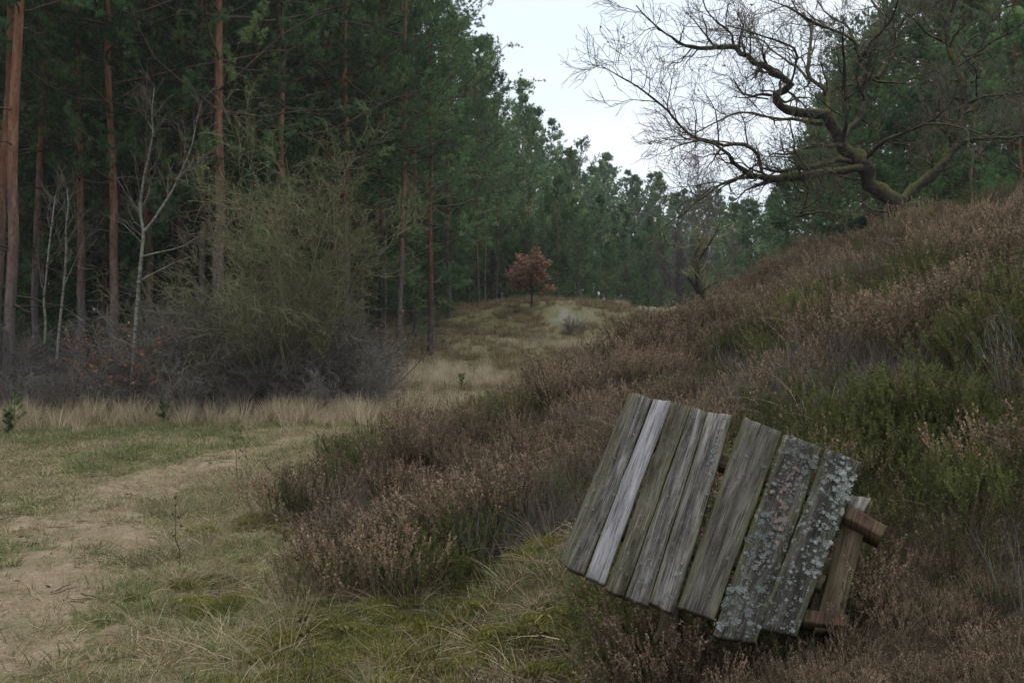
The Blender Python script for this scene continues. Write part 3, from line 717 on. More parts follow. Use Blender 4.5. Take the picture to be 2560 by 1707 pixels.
PINES_NAMED = [
    (14, 19.5, 'tall', 0, 1.05, (.045, 0), 'thick pine trunk, grey below and orange above, at the left edge'),
    (-14, 22.5, 'tall', 1, 1.0, (.045, 0), 'orange pine trunk cut by the left border, behind the thick pine'),
    (88, 27, 'tall', 2, .95, (.035, 0), 'slim orange pine just right of the thick left pine'),
    (262, 30, 'tall', 1, 1.0, (.02, 0), 'straight orange pine left of the forked birch'),
    (330, 33, 'mid', 0, 1.1, (.02, 0), 'dim reddish pine close behind the forked birch'),
    (372, 26.5, 'tall', 0, .95, (.01, 0), 'orange pine rising directly behind the forked birch'),
    (408, 35, 'tall', 2, 1.05, (.01, 0), 'thin shaded pine right of the forked birch'),
    (503, 28, 'mid', 1, 1.0, (.02, 0), 'red barked pine left of the mossy shrub'),
    (545, 25, 'edge', 0, 1.12, (.01, 0), 'dark thick pine spreading low crooked limbs over the mossy shrub'),
    (636, 33, 'mid', 2, 1.0, (.02, 0), 'orange pine showing above the middle of the mossy shrub'),
    (800, 34, 'mid', 0, 1.05, (.01, 0), 'orange pine, left one of the pair above the mossy shrub'),
    (812, 32, 'tall', 1, .95, (.015, 0), 'orange pine, right one of the pair above the mossy shrub'),
    (905, 33, 'mid', 1, .98, (.012, 0), 'reddish pine right of the mossy shrub, behind its twig tips'),
    (930, 37, 'tall', 2, 1.0, (.0, 0), 'dark red pine between the mossy shrub and the tall lone trunk'),
    (1000, 31, 'tall', 1, 1.0, (.02, 0), 'tall slender pine with long bare trunk at the edge of the clearing'),
    (1076, 33, 'edge', 1, .85, (.0, 0), 'dark low branched pine at the clearing beside the tall slender one'),
    (1196, 47, 'mid', 2, 1.0, (.0, 0), 'orange trunk pine behind the left side of the mound'),
    (1212, 52, 'tall', 0, 1.0, (.0, 0), 'dark red pine directly left of the copper leaved tree'),
    (1240, 56, 'mid', 1, 1.0, (.0, 0), 'thin red pine left above the copper leaved tree'),
    (1312, 63, 'mid', 0, 1.08, (.035, 0), 'leaning orange pine rising behind the copper leaved tree'),
    (1420, 72, 'mid', 2, .95, (.01, 0), 'thin reddish pine right of the copper leaved tree'),
    (1450, 80, 'mid', 1, .95, (.01, 0), 'dark crooked pine behind the right flank of the mound'),
]
PINES_NAMED += [
    (205, 26, 'edge', 0, .85, (.0, 0), 'low crowned pine filling the gap right of the slim orange pine'),
    (455, 30, 'edge', 1, .9, (.0, 0), 'low crowned pine between the forked birch and the red barked pine'),
    (705, 27.5, 'edge', 1, .95, (.0, 0), 'bushy pine hanging over the top of the mossy shrub'),
    (868, 30, 'edge', 0, .95, (.0, 0), 'bushy pine right of the orange pair above the shrub'),
    (955, 36, 'edge', 1, 1.0, (.0, 0), 'full crowned pine left of the tall slender one'),
    (1120, 43, 'edge', 0, 1.05, (.0, 0), 'full crowned pine right of the dark low branched one'),
]
placed = []
for px, Y, typ, v, H, ln, lab in PINES_NAMED:
    pine(px, Y, typ, lab, v, H, lean=ln); placed.append(((px - 1280) / FPX * Y, Y))
rng = np.random.RandomState(5)
EDGE = ([18, 21, 24, 30, 45, 56, 61, 80, 100, 108, 131, 150], [-12, -9.5, -7.5, -4.6, -3.0, -1.5, -1.6, 3.0, 6.5, 10.5, 16, 18])
def try_place(x, Y, dmin):
    for a, b in placed:
        if (a - x) ** 2 + (b - Y) ** 2 < dmin * dmin: return False
    placed.append((x, Y)); return True
cnt = 0
for _ in range(6000):
    Y = rng.uniform(20, 64); x = rng.uniform(-.474 * Y - 4, np.interp(Y, *EDGE))
    if cnt >= 112: break
    if not try_place(x, Y, 2.15): continue
    cnt += 1
    dist_edge = np.interp(Y, *EDGE) - x
    typ = 'tall' if rng.rand() < .38 else 'mid'
    if dist_edge < 2.5 and rng.rand() < .4: typ = 'edge'
    _p = 1280 + x / Y * FPX; _w = 'left of the forked birch' if _p < 330 else ('between birch and mossy shrub' if _p < 560 else ('behind the mossy shrub' if _p < 880 else 'right of the mossy shrub')); _d = 'near the front' if Y < 33 else ('in the middle' if Y < 47 else 'far back')
    pine(None, Y, typ, 'pine %s of the dark stand, %s' % (_d, _w), rng.randint(3), rng.uniform(.82, 1.1), x=x, group='pines of the left stand, %s, %s' % (_d, _w))
cnt = 0
for _ in range(4000):
    Y = rng.uniform(64, 140); e = np.interp(Y, *EDGE) - 1.5; x = e - abs(rng.normal()) * 6
    if cnt >= 60: break
    if not try_place(x, Y, 3.0): continue
    cnt += 1
    pine(None, Y, 'far', 'pine of the receding tree line left of the open sky', rng.randint(4), rng.uniform(.85, 1.08), x=x, group='pines of the receding left tree line')
cnt = 0
for _ in range(4000):
    Y = rng.uniform(105, 150); x = (rng.uniform(1575, 1965) - 1280) / FPX * Y
    if cnt >= 42: break
    if not try_place(x, Y, 2.6): continue
    cnt += 1
    pine(None, Y, 'far', 'distant pine closing the end of the valley', rng.randint(4), rng.uniform(.72, .98), x=x, group='distant pines at the end of the valley')
cnt = 0
for _ in range(4000):
    Y = rng.uniform(30, 75); x = rng.uniform(.235 * Y + 2.2, .5 * Y + 5)
    if cnt >= 34: break
    if not try_place(x, Y, 2.7): continue
    cnt += 1
    pine(None, Y, 'edge' if rng.rand() < .5 else 'mid', 'dense pine behind the bare oak on the right', rng.randint(3), rng.uniform(.8, 1.15), x=x, group='pines behind the oak')
cnt = 0
for _ in range(4000):
    Y = rng.uniform(64, 84); x = rng.uniform(-.474 * Y - 3, -2)
    if cnt >= 34: break
    if not try_place(x, Y, 2.4): continue
    cnt += 1
    pine_stuff('deep', 'far', Y, rng.randint(4), rng.uniform(.7, .95), x)
cnt = 0
for _ in range(4000):
    Y = rng.uniform(27, 60); x = rng.uniform(-.474 * Y - 2, np.interp(Y, *EDGE) - 1)
    if cnt >= 60: break
    if not try_place(x, Y, 1.5): continue
    cnt += 1
    pine_stuff('deep', 'young', Y, rng.randint(2), rng.uniform(.45, .95), x)
for _ in range(70):
    Y = rng.uniform(66, 92); pine_stuff('deep', 'young', Y, rng.randint(2), rng.uniform(.8, 1.15), rng.uniform(-.474 * Y - 2, -.06 * Y))
for _ in range(16):
    Y = rng.uniform(60, 74); pine_stuff('low', 'young', Y, rng.randint(2), rng.uniform(.55, .8), (rng.uniform(1140, 1330) - 1280) / FPX * Y)
for _ in range(26):
    Y = rng.uniform(92, 122); pine_stuff('low', 'young', Y, rng.randint(2), rng.uniform(.5, .85), (rng.uniform(1560, 1960) - 1280) / FPX * Y)
cnt = 0
for _ in range(4000):
    Y = rng.uniform(62, 112); x = rng.uniform(-.22 * Y, .235 * Y)
    if x > np.interp(Y, [60, 80, 100, 112], [6.5, 13, 22, 27]): continue
    if cnt >= 75: break
    if not try_place(x, Y, 1.6): continue
    cnt += 1
    pine_stuff('low', 'young', Y, rng.randint(2), rng.uniform(.4, .75), x)
flush_stuff('deep', 'forest_understorey', 'dark mass of pines and young growth deep behind the left trunks', 'wood')
flush_stuff('low', 'far_undergrowth', 'low dark pine growth closing the view beyond the mound', 'wood')
# young low pines that close the stand under the crowns
YP = [(1075, 41, .55), (1130, 52, .6), (1170, 55, .7), (1395, 58, .8), (1440, 60, .7), (1500, 66, .8), (1560, 74, .85), (1370, 62, .75), (1620, 82, .8), (900, 36, .5), (1040, 35.5, .42)]
YL = ['left of the mound at the foot of the dark low branched pine', 'left of the copper leaved tree beyond the grassy slope', 'behind the left shoulder of the mound', 'directly right of the copper leaved tree', 'right of the copper leaved tree behind the mound top', 'above the right end of the mound', 'between the mound and the far white saplings', 'just behind the crown of the copper leaved tree', 'behind the thin white sapling stems', 'behind the right end of the thicket', 'beside the foot of the tall slender pine']
for i, (px, Y, s) in enumerate(YP):
    pine(px, Y, 'young', 'low young pine, %s' % YL[i], i, s)
SP_ = [(1880, 52, .9), (1960, 40, .9), (2040, 33, .8), (2150, 30, .75), (2300, 28, .8), (2440, 26, .8), (2540, 24, .7), (1840, 70, .9)]
SL = ['below the tip of the oak hanging branch', 'under the long horizontal oak limb', 'left of the oak trunk foot', 'directly left of the oak fork', 'right of the oak fork', 'under the right hand oak leader', 'at the right border', 'farthest left, beyond the crooked little tree']
RP = [(2010, 40, 'edge', 'leftmost pine behind the oak, its crown cut against the open sky'), (2075, 35, 'edge', 'bushy pine behind the oak twisted left limb'), (2130, 43, 'mid', 'pine seen between the oak trunk and its twisted limb'), (2195, 36, 'edge', 'broad pine straight behind the oak trunk'), (2270, 33, 'mid', 'pine behind the fork of the oak'), (2345, 39, 'edge', 'pine behind the right hand oak leader'), (2450, 31, 'mid', 'red stemmed pine near the right border behind the oak')]
RP += [(1985, 47, 'edge', 'pine above the tip of the low horizontal oak limb'), (2050, 46, 'mid', 'second pine from the sky edge behind the oak'), (2100, 30, 'edge', 'nearest bushy pine left of the oak trunk'), (2235, 41, 'edge', 'pine filling the view straight above the oak fork'), (2310, 28.5, 'edge', 'nearest bushy pine right of the oak trunk'), (2410, 36, 'edge', 'bushy pine between the right hand oak leader and the border'), (2525, 33, 'edge', 'bushy pine cut by the right border')]
for i, (px, Y, t_, lab) in enumerate(RP):
    pine(px, Y, t_, lab, i, 1.1); placed.append(((px - 1280) / FPX * Y, Y))
for i, (px, Y, s) in enumerate(SP_):
    pine(px, Y, 'young', 'young pine behind the heather crest, %s' % SL[i], i, s * 1.1)

# ------------------------------------------------------------------ the oak
OY = 17.5
def oz(u, v, dy=0.0): return pix(1500 + u / 2.219, v / 2.219, OY + dy)
def limb(pts, widths, dy0, dy1, n=None):
    pts = np.array(pts, float); k = len(pts)
    q = np.concatenate([[0], np.cumsum(np.linalg.norm(np.diff(pts, axis=0), axis=1))]); q /= q[-1]
    n = n or max(8, 2 * k)
    # centripetal-ish smoothing: resample, then one smoothing pass
    t = np.linspace(0, 1, n * 3); X = np.stack([np.interp(t, q, pts[:, i]) for i in (0, 1)], -1)
    for _ in range(3): X[1:-1] = (X[:-2] + 2 * X[1:-1] + X[2:]) / 4
    idx = np.linspace(0, len(t) - 1, n).astype(int); X = X[idx]; t = t[idx]
    wd = np.interp(t, np.linspace(0, 1, len(widths)), widths)
    P = np.array([oz(a, b, dy0 + (dy1 - dy0) * s) for (a, b), s in zip(X, t)])
    return P, wd / 2.219 / FPX * OY / 2 * .86
LIMBS = [
    ([(1760, 1330), (1680, 1200), (1610, 1110), (1540, 1020), (1470, 930), (1400, 850), (1340, 790), (1290, 690), (1250, 630)], (150, 120, 105, 95, 80, 70), 0, .2),
    ([(1250, 630), (1160, 640), (1060, 610), (980, 580), (950, 540), (1050, 500), (1060, 460), (1020, 430), (960, 410), (900, 360), (820, 340), (790, 280), (700, 250), (600, 270), (480, 265), (390, 210), (280, 120), (200, 30)], (66, 58, 52, 44, 38, 30, 20, 12, 6), .2, -1.6),
    ([(1640, 1150), (1700, 1070), (1770, 1040), (1850, 950), (1950, 850), (2000, 800), (1990, 740), (2010, 680), (2020, 580), (2020, 450), (1970, 350), (1935, 240), (1920, 150), (1950, 60), (1930, -60), (1960, -200)], (85, 66, 60, 50, 44, 38, 30, 22), 0, 1.2),
    ([(2010, 600), (2090, 540), (2200, 530), (2352, 515), (2500, 480)], (24, 16, 10, 6), .7, -.6),
    ([(2090, 540), (2085, 460), (2095, 400), (2040, 340), (2010, 290)], (14, 11, 7), .6, .0),
    ([(2000, 800), (2080, 780), (2150, 765), (2250, 770), (2352, 755), (2500, 720)], (30, 20, 14, 8), .5, -1.2),
    ([(1470, 890), (1560, 790), (1740, 720), (1850, 670), (1960, 560), (1975, 500)], (30, 24, 18, 12, 6), .05, -1.4),
    ([(1800, 690), (1900, 690), (2000, 710), (2140, 750), (2180, 700)], (16, 13, 9, 5), -1., -1.6),
    ([(2010, 690), (1950, 670), (1900, 650)], (26, 18, 8), .6, .2),
    ([(1490, 950), (1430, 940), (1350, 930), (1250, 945), (1130, 985), (1000, 990), (900, 990), (820, 970), (760, 920), (700, 850), (650, 800), (560, 780), (470, 795), (380, 830)], (62, 56, 52, 44, 38, 26, 16, 10, 5), .1, -2.2),
    ([(1400, 900), (1320, 885), (1250, 905), (1130, 940), (1000, 950), (900, 935)], (34, 34, 30, 22, 14), .1, -.9),
    ([(860, 985), (800, 985), (700, 1010), (560, 1100), (440, 1200), (360, 1250), (300, 1320)], (24, 16, 12, 8, 5), -1.1, -2.4),
    ([(1130, 1000), (1150, 1040), (1125, 1100), (1130, 1150), (1090, 1205), (1170, 1180), (1250, 1170), (1310, 1190), (1320, 1230)], (22, 22, 20, 14, 8), -.5, -1.),
    ([(900, 960), (890, 890), (860, 820), (790, 800), (700, 810), (600, 790), (480, 740), (360, 600), (240, 500), (100, 420), (10, 370)], (24, 20, 18, 14, 12, 9, 5), -1., -3.),
    ([(1345, 810), (1250, 800), (1150, 820), (1040, 860), (960, 850)], (28, 24, 18, 10), .1, -1.),
    ([(1230, 690), (1080, 660), (950, 660), (860, 630), (760, 620), (640, 680), (540, 740), (400, 760)], (26, 20, 16, 12, 8, 5), .3, 1.8),
    ([(1345, 790), (1370, 700), (1360, 600), (1350, 480), (1360, 350), (1340, 250), (1350, 150)], (34, 26, 22, 16, 8), .1, -1.5),
    ([(1330, 790), (1440, 650), (1480, 560), (1430, 470), (1420, 440), (1540, 430), (1600, 350), (1640, 280), (1620, 200), (1580, 100), (1500, 0), (1450, -90)], (52, 46, 40, 36, 30, 24, 18, 12), .15, 1.6),
    ([(1425, 440), (1440, 330), (1500, 240), (1600, 130), (1640, 60), (1660, -40)], (30, 24, 20, 14, 8), .9, -.4),
    ([(1260, 640), (1275, 540), (1230, 480), (1160, 440), (1150, 380), (1170, 250), (1165, 130), (1100, 70), (1050, -20)], (38, 32, 26, 20, 14, 8), .2, 2.),
    ([(1150, 440), (1100, 380), (1020, 330), (960, 290), (900, 220), (770, 200), (640, 190)], (20, 15, 12, 8, 5), .8, 2.4),
    ([(1410, 230), (1330, 180), (1200, 140), (1120, 80), (1000, 20), (880, -10)], (22, 20, 16, 10, 6), .3, -1.),
    ([(1410, 235), (1380, 150), (1260, 80), (1210, 20), (1180, -50)], (20, 15, 11, 7), .3, 1.),
    ([(1440, 330), (1410, 230)], (22, 20), .8, .3),
    ([(745, 265), (730, 180), (640, 120), (590, 60), (570, 0), (540, -60)], (16, 14, 11, 8, 5), -.8, -1.8),
    ([(1060, 460), (1100, 330), (1080, 260), (960, 220), (800, 170), (700, 140)], (16, 14, 10, 6), -.2, -2.),
    ([(950, 530), (900, 520), (840, 540), (780, 510), (740, 440)], (20, 16, 12, 6), 0, -.6),
    ([(930, 550), (850, 540), (780, 545), (735, 535)], (12, 10, 6), 0, .6),
    ([(1900, 230), (1800, 180), (1740, 100), (1680, 60)], (18, 14, 9, 5), 1., -.4),
    ([(1990, 300), (2060, 320), (2180, 230), (2300, 170), (2400, 80)], (18, 15, 11, 6), 1., -.2),
]
def build_oak():
    rng = np.random.RandomState(77)
    root = empty('oak_tree', tuple(oz(1700, 1235, 0))); tag(root, 'gnarled leafless oak with mossy crooked limbs on the crest of the slope', 'tree')
    lo = np.array(root.location)
    tk = Geo(); br = Geo(); tw = Geo(); fine_P = []; 
    allP = []
    for i, (p, wd, a, b) in enumerate(LIMBS):
        P, rd = limb(p, wd, a, b); P = P - lo
        rough = rng.normal(size=P.shape) * rd[:, None] * .36; rough[0] = 0
        P = P + rough
        (tubes(tk if i in (0, 2) else br, P, rd * (1 + .12 * rng.normal(size=len(rd)).clip(-1.5, 1.5)), 9))
        allP.append((P, rd, i))
    for P, rd, i in allP:
        ln = np.linalg.norm(np.diff(P, axis=0), axis=1).sum()
        if i in (0,): n1 = 5
        else: n1 = max(4, int(ln * 5.2))
        t0 = .15 if i not in (1, 9) else .2
        r1 = np.maximum(rd, .012)
        bias = np.array([-.04, 0, .0]) if i in (1, 9, 11, 13, 15, 21, 24, 25) else None
        A, AR, _ = grow(rng, P[None], np.minimum(r1, .05)[None], n1, t0, 1.0, (.4, 1.15), (.5, 1.2), 7, .26, .03, .55, .25, .35, bias)
        tubes(br, A, AR, 4)
        B_, BR, _ = grow(rng, A, AR, 6, .2, 1.0, (.30, .75), (.4, 1.0), 6, .24, .05, .55, .3, .35, bias)
        tubes(tw, B_, np.maximum(BR, .0035), 3, rng.rand(len(B_)) * .6)
        Cc, CR, _ = grow(rng, B_, BR, 4, .2, 1.0, (.12, .34), (.4, 1.0), 4, .22, .05, .6, .35, .3, bias)
        tubes(tw, Cc, np.maximum(CR, .0026), 3, rng.rand(len(Cc)) * .7)
        fine_P.append(Cc)
    obj('trunk', tk.mesh('oak_trunk', M['oak']), root); obj('branches', br.mesh('oak_branches', M['oak']), root); obj('twigs', tw.mesh('oak_twigs', M['twig_oak']), root)
    F = np.concatenate(fine_P); sel = rng.choice(len(F), 90, False); lf = Geo(); leaf_quads(lf, rng, F[sel, -1], .07, .035)
    obj('dead_leaves', lf.mesh('oak_leaves', M['leaf_brown'], False), root)['kind'] = 'stuff'
M['twig_oak'] = m_foliage('oak_twigs', (.055, .050, .034), (.095, .085, .055), (.14, .13, .085), 0, .85)
build_oak()

# ------------------------------------------------------------------ bare shrubs and broadleaf trees
def shrub_mesh(k, h, stems, mat, spread=.5, lv2=7, lv3=5, up=.05, r0=.012, wander=.16, ln2=.4, lv4=0, base=.1):
    rng = np.random.RandomState(600 + k); gq = Geo()
    a = rng.rand(stems) * 6.283; e = np.minimum(np.abs(rng.normal(size=stems)) * spread, .95)
    cur = np.stack([np.cos(a) * np.sin(e), np.sin(a) * np.sin(e), np.cos(e)], -1)
    K = 9; L_ = h * rng.uniform(.55, 1.15, stems); P = np.empty((stems, K, 3)); P[:, 0] = np.stack([np.cos(a) * base, np.sin(a) * base, np.full(stems, -.05)], -1) * rng.rand(stems, 1) * np.array([1, 1, 0]) + np.array([0, 0, -.05])
    for q in range(1, K):
        cur = unit(cur + rng.normal(size=(stems, 3)) * wander + np.array([0, 0, up])); P[:, q] = P[:, q - 1] + cur * (L_ / (K - 1))[:, None]
    Rr = rng.uniform(.7, 1.3, stems)[:, None] * r0 * np.linspace(1, .25, K)[None]
    tubes(gq, P, Rr, 5, rng.rand(stems))
    A, AR, _ = grow(rng, P, Rr, lv2, .2, 1, (h * ln2 * .5, h * ln2), (.4, 1.0), 6, wander * 1.2, up, .6, .3, .4)
    tubes(gq, A, np.maximum(AR, .0035), 3, rng.rand(len(A)))
    B_, BR, _ = grow(rng, A, AR, lv3, .15, 1, (h * ln2 * .2, h * ln2 * .5), (.4, 1.0), 5, wander * 1.4, up, .6, .4, .3)
    tubes(gq, B_, np.maximum(BR, .0030), 3, rng.rand(len(B_)))
    if lv4:
        D, DR, _ = grow(rng, B_, BR, lv4, .2, 1, (h * ln2 * .1, h * ln2 * .22), (.4, 1.0), 4, wander * 1.4, up, .6, .4, .3)
        tubes(gq, D, np.maximum(DR, .0028), 3, rng.rand(len(D))); B_ = D
    return gq.mesh('shrub_twigs', mat), B_
def at_px(px, Y): 
    x = (px - W0 / 2) / FPX * Y; return (x, Y, float(ground(x, Y)) - .03)
THK = [shrub_mesh(k, 1.9, 26, M['twig'], .55, 8, 6, .02, .009, .2, .42) [0] for k in range(4)]
THS = [shrub_mesh(8 + k, 1.0, 30, M['twig'], .45, 6, 4, .04, .006, .2, .45)[0] for k in range(3)]
rng = np.random.RandomState(9)
k = 0
for px in np.arange(-20, 930, 40):
    for Y, s, mm in ((18.0, .85, THS), (19.0, 1.0, THK), (20.6, 1.05, THK)):
        xx = px + rng.normal() * 16; YY = Y + rng.normal() * .3
        if mm is THK and YY < 19.6 and px < 400 and rng.rand() < .5: continue
        s2 = s * rng.uniform(.55, 1.3) * (1.0 if px > 420 else .8)
        if px > 820: s2 *= .7
        o = obj('thicket_shrub', mm[k % len(mm)], loc=at_px(xx, YY), rz=rng.rand() * 6.28, scale=s2); k += 1
        w_ = 'at the foot of the birches' if xx < 420 else ('under the mossy shrub' if xx < 800 else 'at the right end of the thicket'); h_ = 'low front row' if mm is THS else ('middle row' if Y < 20 else 'tall back row')
        tag(o, 'grey leafless shrub, %s of the thicket, %s' % (h_, w_) if xx < 800 else 'grey leafless shrub, %s, %s' % (h_, w_), 'shrub', 'grey shrubs of the thicket, %s, %s' % (h_, w_))
# mossy many-limbed shrub oak
def mossy_shrub():
    root = empty('mossy_shrub', at_px(725, 18.9)); tag(root, 'large leafless shrub with yellow green mossy branches fanning out above the thicket', 'shrub')
    me, tips = shrub_mesh(53, 4.6, 20, M['twig_moss'], .42, 14, 7, .03, .015, .17, .33, 4, .3)
    obj('branches', me, root)
    r = np.random.RandomState(3); lf = Geo(); c = tips[r.choice(len(tips), 160, False), -1]; leaf_quads(lf, r, c, .05, .035)
    obj('dead_leaves', lf.mesh('shrub_leaves', M['leaf_brown'], False), root)['kind'] = 'stuff'
    root2 = empty('mossy_shrub', at_px(585, 19.6)); tag(root2, 'smaller leafless mossy shrub left of the big fan shaped one', 'shrub')
    me, _ = shrub_mesh(51, 2.9, 14, M['twig_moss'], .65, 10, 6, .03, .014, .17, .42, 3, .2); obj('branches', me, root2)
    root3 = empty('bare_shrub', at_px(880, 20.2)); tag(root3, 'dull grey shrub at the right end of the thicket leaning to the clearing', 'shrub')
    me, _ = shrub_mesh(52, 2.0, 14, M['twig'], .6, 9, 6, .02, .016, .15, .42, 2, .2); obj('branches', me, root3)
mossy_shrub()
# birches
def birch(name, base_px, Y, segs, label, twn=3, seed=0):
    root = empty(name, at_px(base_px, Y)); tag(root, label, 'tree'); lo = np.array(root.location)
    r = np.random.RandomState(700 + seed); tk = Geo(); tw = Geo()
    for pts, wd in segs:
        pts = np.array(pts, float); n = len(pts) * 3; t = np.linspace(0, 1, len(pts)); tt = np.linspace(0, 1, n)
        X = np.stack([np.interp(tt, t, pts[:, i]) for i in (0, 1)], -1)
        for _ in range(2): X[1:-1] = (X[:-2] + 2 * X[1:-1] + X[2:]) / 4
        P = np.array([pix(a, b, Y + .35 * math.sin(3 * s + seed) * s) for (a, b), s in zip(X, tt)]) - lo
        rd = np.interp(tt, np.linspace(0, 1, len(wd)), wd) / FPX * Y / 2 * .8
        tubes(tk, P, rd, 7, np.array([0.0]))
        A, AR, _ = grow(r, P[None], rd[None], max(3, int(len(pts) * twn)), .35, 1., (.4, 1.0), (.5, 1.0), 6, .13, .08, .4, .3, .4)
        tubes(tw, A, np.maximum(AR, .004), 3, np.full(len(A), .6))
        B_, BR, _ = grow(r, A, AR, 5, .2, 1., (.2, .5), (.4, .9), 5, .14, .06, .6, .4, .3)
        tubes(tw, B_, np.maximum(BR, .003), 3, np.full(len(B_), 1.))
    obj('trunk', tk.mesh('birch_trunk', M['birch']), root); obj('twigs', tw.mesh('birch_twigs', M['birch']), root)
birch('birch_tree', 330, 18.6, [([(328, 990), (334, 900), (340, 800), (348, 700), (356, 620), (360, 580), (352, 545), (350, 510), (360, 440), (372, 390), (385, 330), (378, 290), (386, 220)], (13, 12, 11, 9, 7, 5, 3)),
    ([(358, 580), (378, 560), (400, 525), (430, 480), (455, 425), (480, 370), (492, 300), (505, 250)], (9, 8, 6, 4, 2)),
    ([(354, 700), (380, 685), (430, 660), (480, 640)], (5, 4, 2)), ([(358, 640), (400, 630), (450, 620), (500, 590)], (5, 4, 2)),
    ([(386, 330), (365, 300), (366, 260)], (3, 2, 1))], 'slender white birch forking into two above the brown leaved bush', 2, 1)
birch('birch_tree', 148, 19.2, [([(142, 900), (150, 800), (162, 700), (166, 620), (164, 570), (172, 520), (168, 470)], (9, 8, 7, 5, 3)), ([(164, 705), (185, 660), (205, 610)], (4, 3, 2))], 'thin white birch sapling with one side fork, left of the forked birch', 2, 2)
birch('birch_tree', 118, 19.6, [([(112, 860), (115, 790), (108, 760), (116, 690), (122, 620), (132, 540), (138, 490)], (7, 7, 6, 5, 3))], 'leftmost thin black and white birch sapling beside the slim orange pine', 2, 3)
# beech saplings holding brown leaves
def leafy(name, px, Y, h, n, label, seed, stems=9, mat='leaf_brown', z0=.25, wide=.6):
    root = empty(name, at_px(px, Y)); tag(root, label, 'shrub')
    me, tips = shrub_mesh(80 + seed, h, stems, M['twig'], wide, 6, 5, .04, .012, .15, .42); obj('branches', me, root)
    r = np.random.RandomState(seed); t = tips[tips[:, -1, 2] > h * z0]; lf = Geo()
    c = t[r.choice(len(t), n), r.randint(0, 5, n)] + r.normal(size=(n, 3)) * .03
    leaf_quads(lf, r, c, .085, .05); o = obj('leaves', lf.mesh('leaves', M[mat], False), root); o['kind'] = 'stuff'
leafy('beech_sapling', 300, 18.3, 1.5, 360, 'low bush holding brown dead leaves at the foot of the forked birch', 1)
leafy('beech_sapling', 372, 18.5, 1.25, 200, 'small brown leaved sapling touching the right side of the birch foot', 2)
leafy('beech_sapling', 965, 23, 1.6, 150, 'sapling with russet dead leaves at the right end of the thicket', 3)
# copper tree on the mound
def copper():
    b = at_px(1328, 44.0); root = empty('copper_oak', b); tag(root, 'small round tree with copper red leaves standing on the mound', 'tree')
    r = np.random.RandomState(21); tk = Geo(); K = 10; z = np.linspace(-.1, 1.75, K)
    T = np.stack([.03 * np.sin(z * 3), .02 * z, z], -1); rd = .045 * np.linspace(1, .3, K); tubes(tk, T, rd, 7)
    A, AR, _ = grow(r, T[None], rd[None], 36, .36, 1., (.9, 1.4), (.8, 1.35), 6, .16, .055, .5, .3, .45); tubes(tk, A, AR, 4)
    B_, BR, _ = grow(r, A, AR, 7, .25, 1., (.22, .45), (.4, 1.), 4, .15, .06, .6, .4, .3); tubes(tk, B_, np.maximum(BR, .003), 3)
    o = obj('trunk', tk.mesh('copper_trunk', M['oak']), root)
    n = 3600; c = B_[r.randint(0, len(B_), n), r.randint(1, 4, n)] + r.normal(size=(n, 3)) * .05
    tn = np.clip(r.rand(n) * .5 + np.repeat(r.rand(n // 20), 20) * .5, 0, 1)
    lf = Geo(); leaf_quads(lf, r, c, .12, .075, tn); obj('crown', lf.mesh('copper_leaves', M['leaf_copper'], False), root)['kind'] = 'stuff'
copper()
# leaning dark little tree at the foot of the slope, far birches
def lean_tree():
    Y = 31; root = empty('crooked_tree', tuple(pix(1765, 745, Y))); tag(root, 'dark crooked little tree with a broken stub at the far foot of the slope', 'tree'); lo = np.array(root.location)
    r = np.random.RandomState(31); tk = Geo(); tw = Geo()
    segs = [([(1775, 800), (1755, 765), (1735, 735), (1722, 722)], (26, 22, 18, 12)), ([(1752, 760), (1742, 715), (1744, 680), (1765, 650), (1785, 620), (1800, 590)], (14, 13, 10, 6, 3)), ([(1744, 690), (1738, 660), (1752, 640), (1740, 620)], (8, 6, 3)), ([(1755, 755), (1790, 735), (1820, 700)], (8, 5, 2))]
    for pts, wd in segs:
        pts = np.array(pts, float); tt = np.linspace(0, 1, len(pts) * 3); t = np.linspace(0, 1, len(pts))
        P = np.array([pix(np.interp(s, t, pts[:, 0]), np.interp(s, t, pts[:, 1]) - 30, Y + .3 * s) for s in tt]) - lo
        rd = np.interp(tt, np.linspace(0, 1, len(wd)), wd) / FPX * Y / 2; tubes(tk, P, rd, 7)
        A, AR, _ = grow(r, P[None], rd[None], 9, .3, 1., (.5, 1.2), (.5, 1.1), 6, .2, .06, .4, .3, .3); tubes(tw, A, np.maximum(AR, .007), 3, r.rand(len(A)))
        B_, BR, _ = grow(r, A, AR, 6, .2, 1., (.25, .6), (.4, 1.), 5, .2, .05, .6, .4, .3); tubes(tw, B_, np.maximum(BR, .006), 3, r.rand(len(B_)))
    obj('trunk', tk.mesh('crooked_trunk', M['oak']), root); obj('twigs', tw.mesh('crooked_twigs', M['twig_moss']), root)
lean_tree()
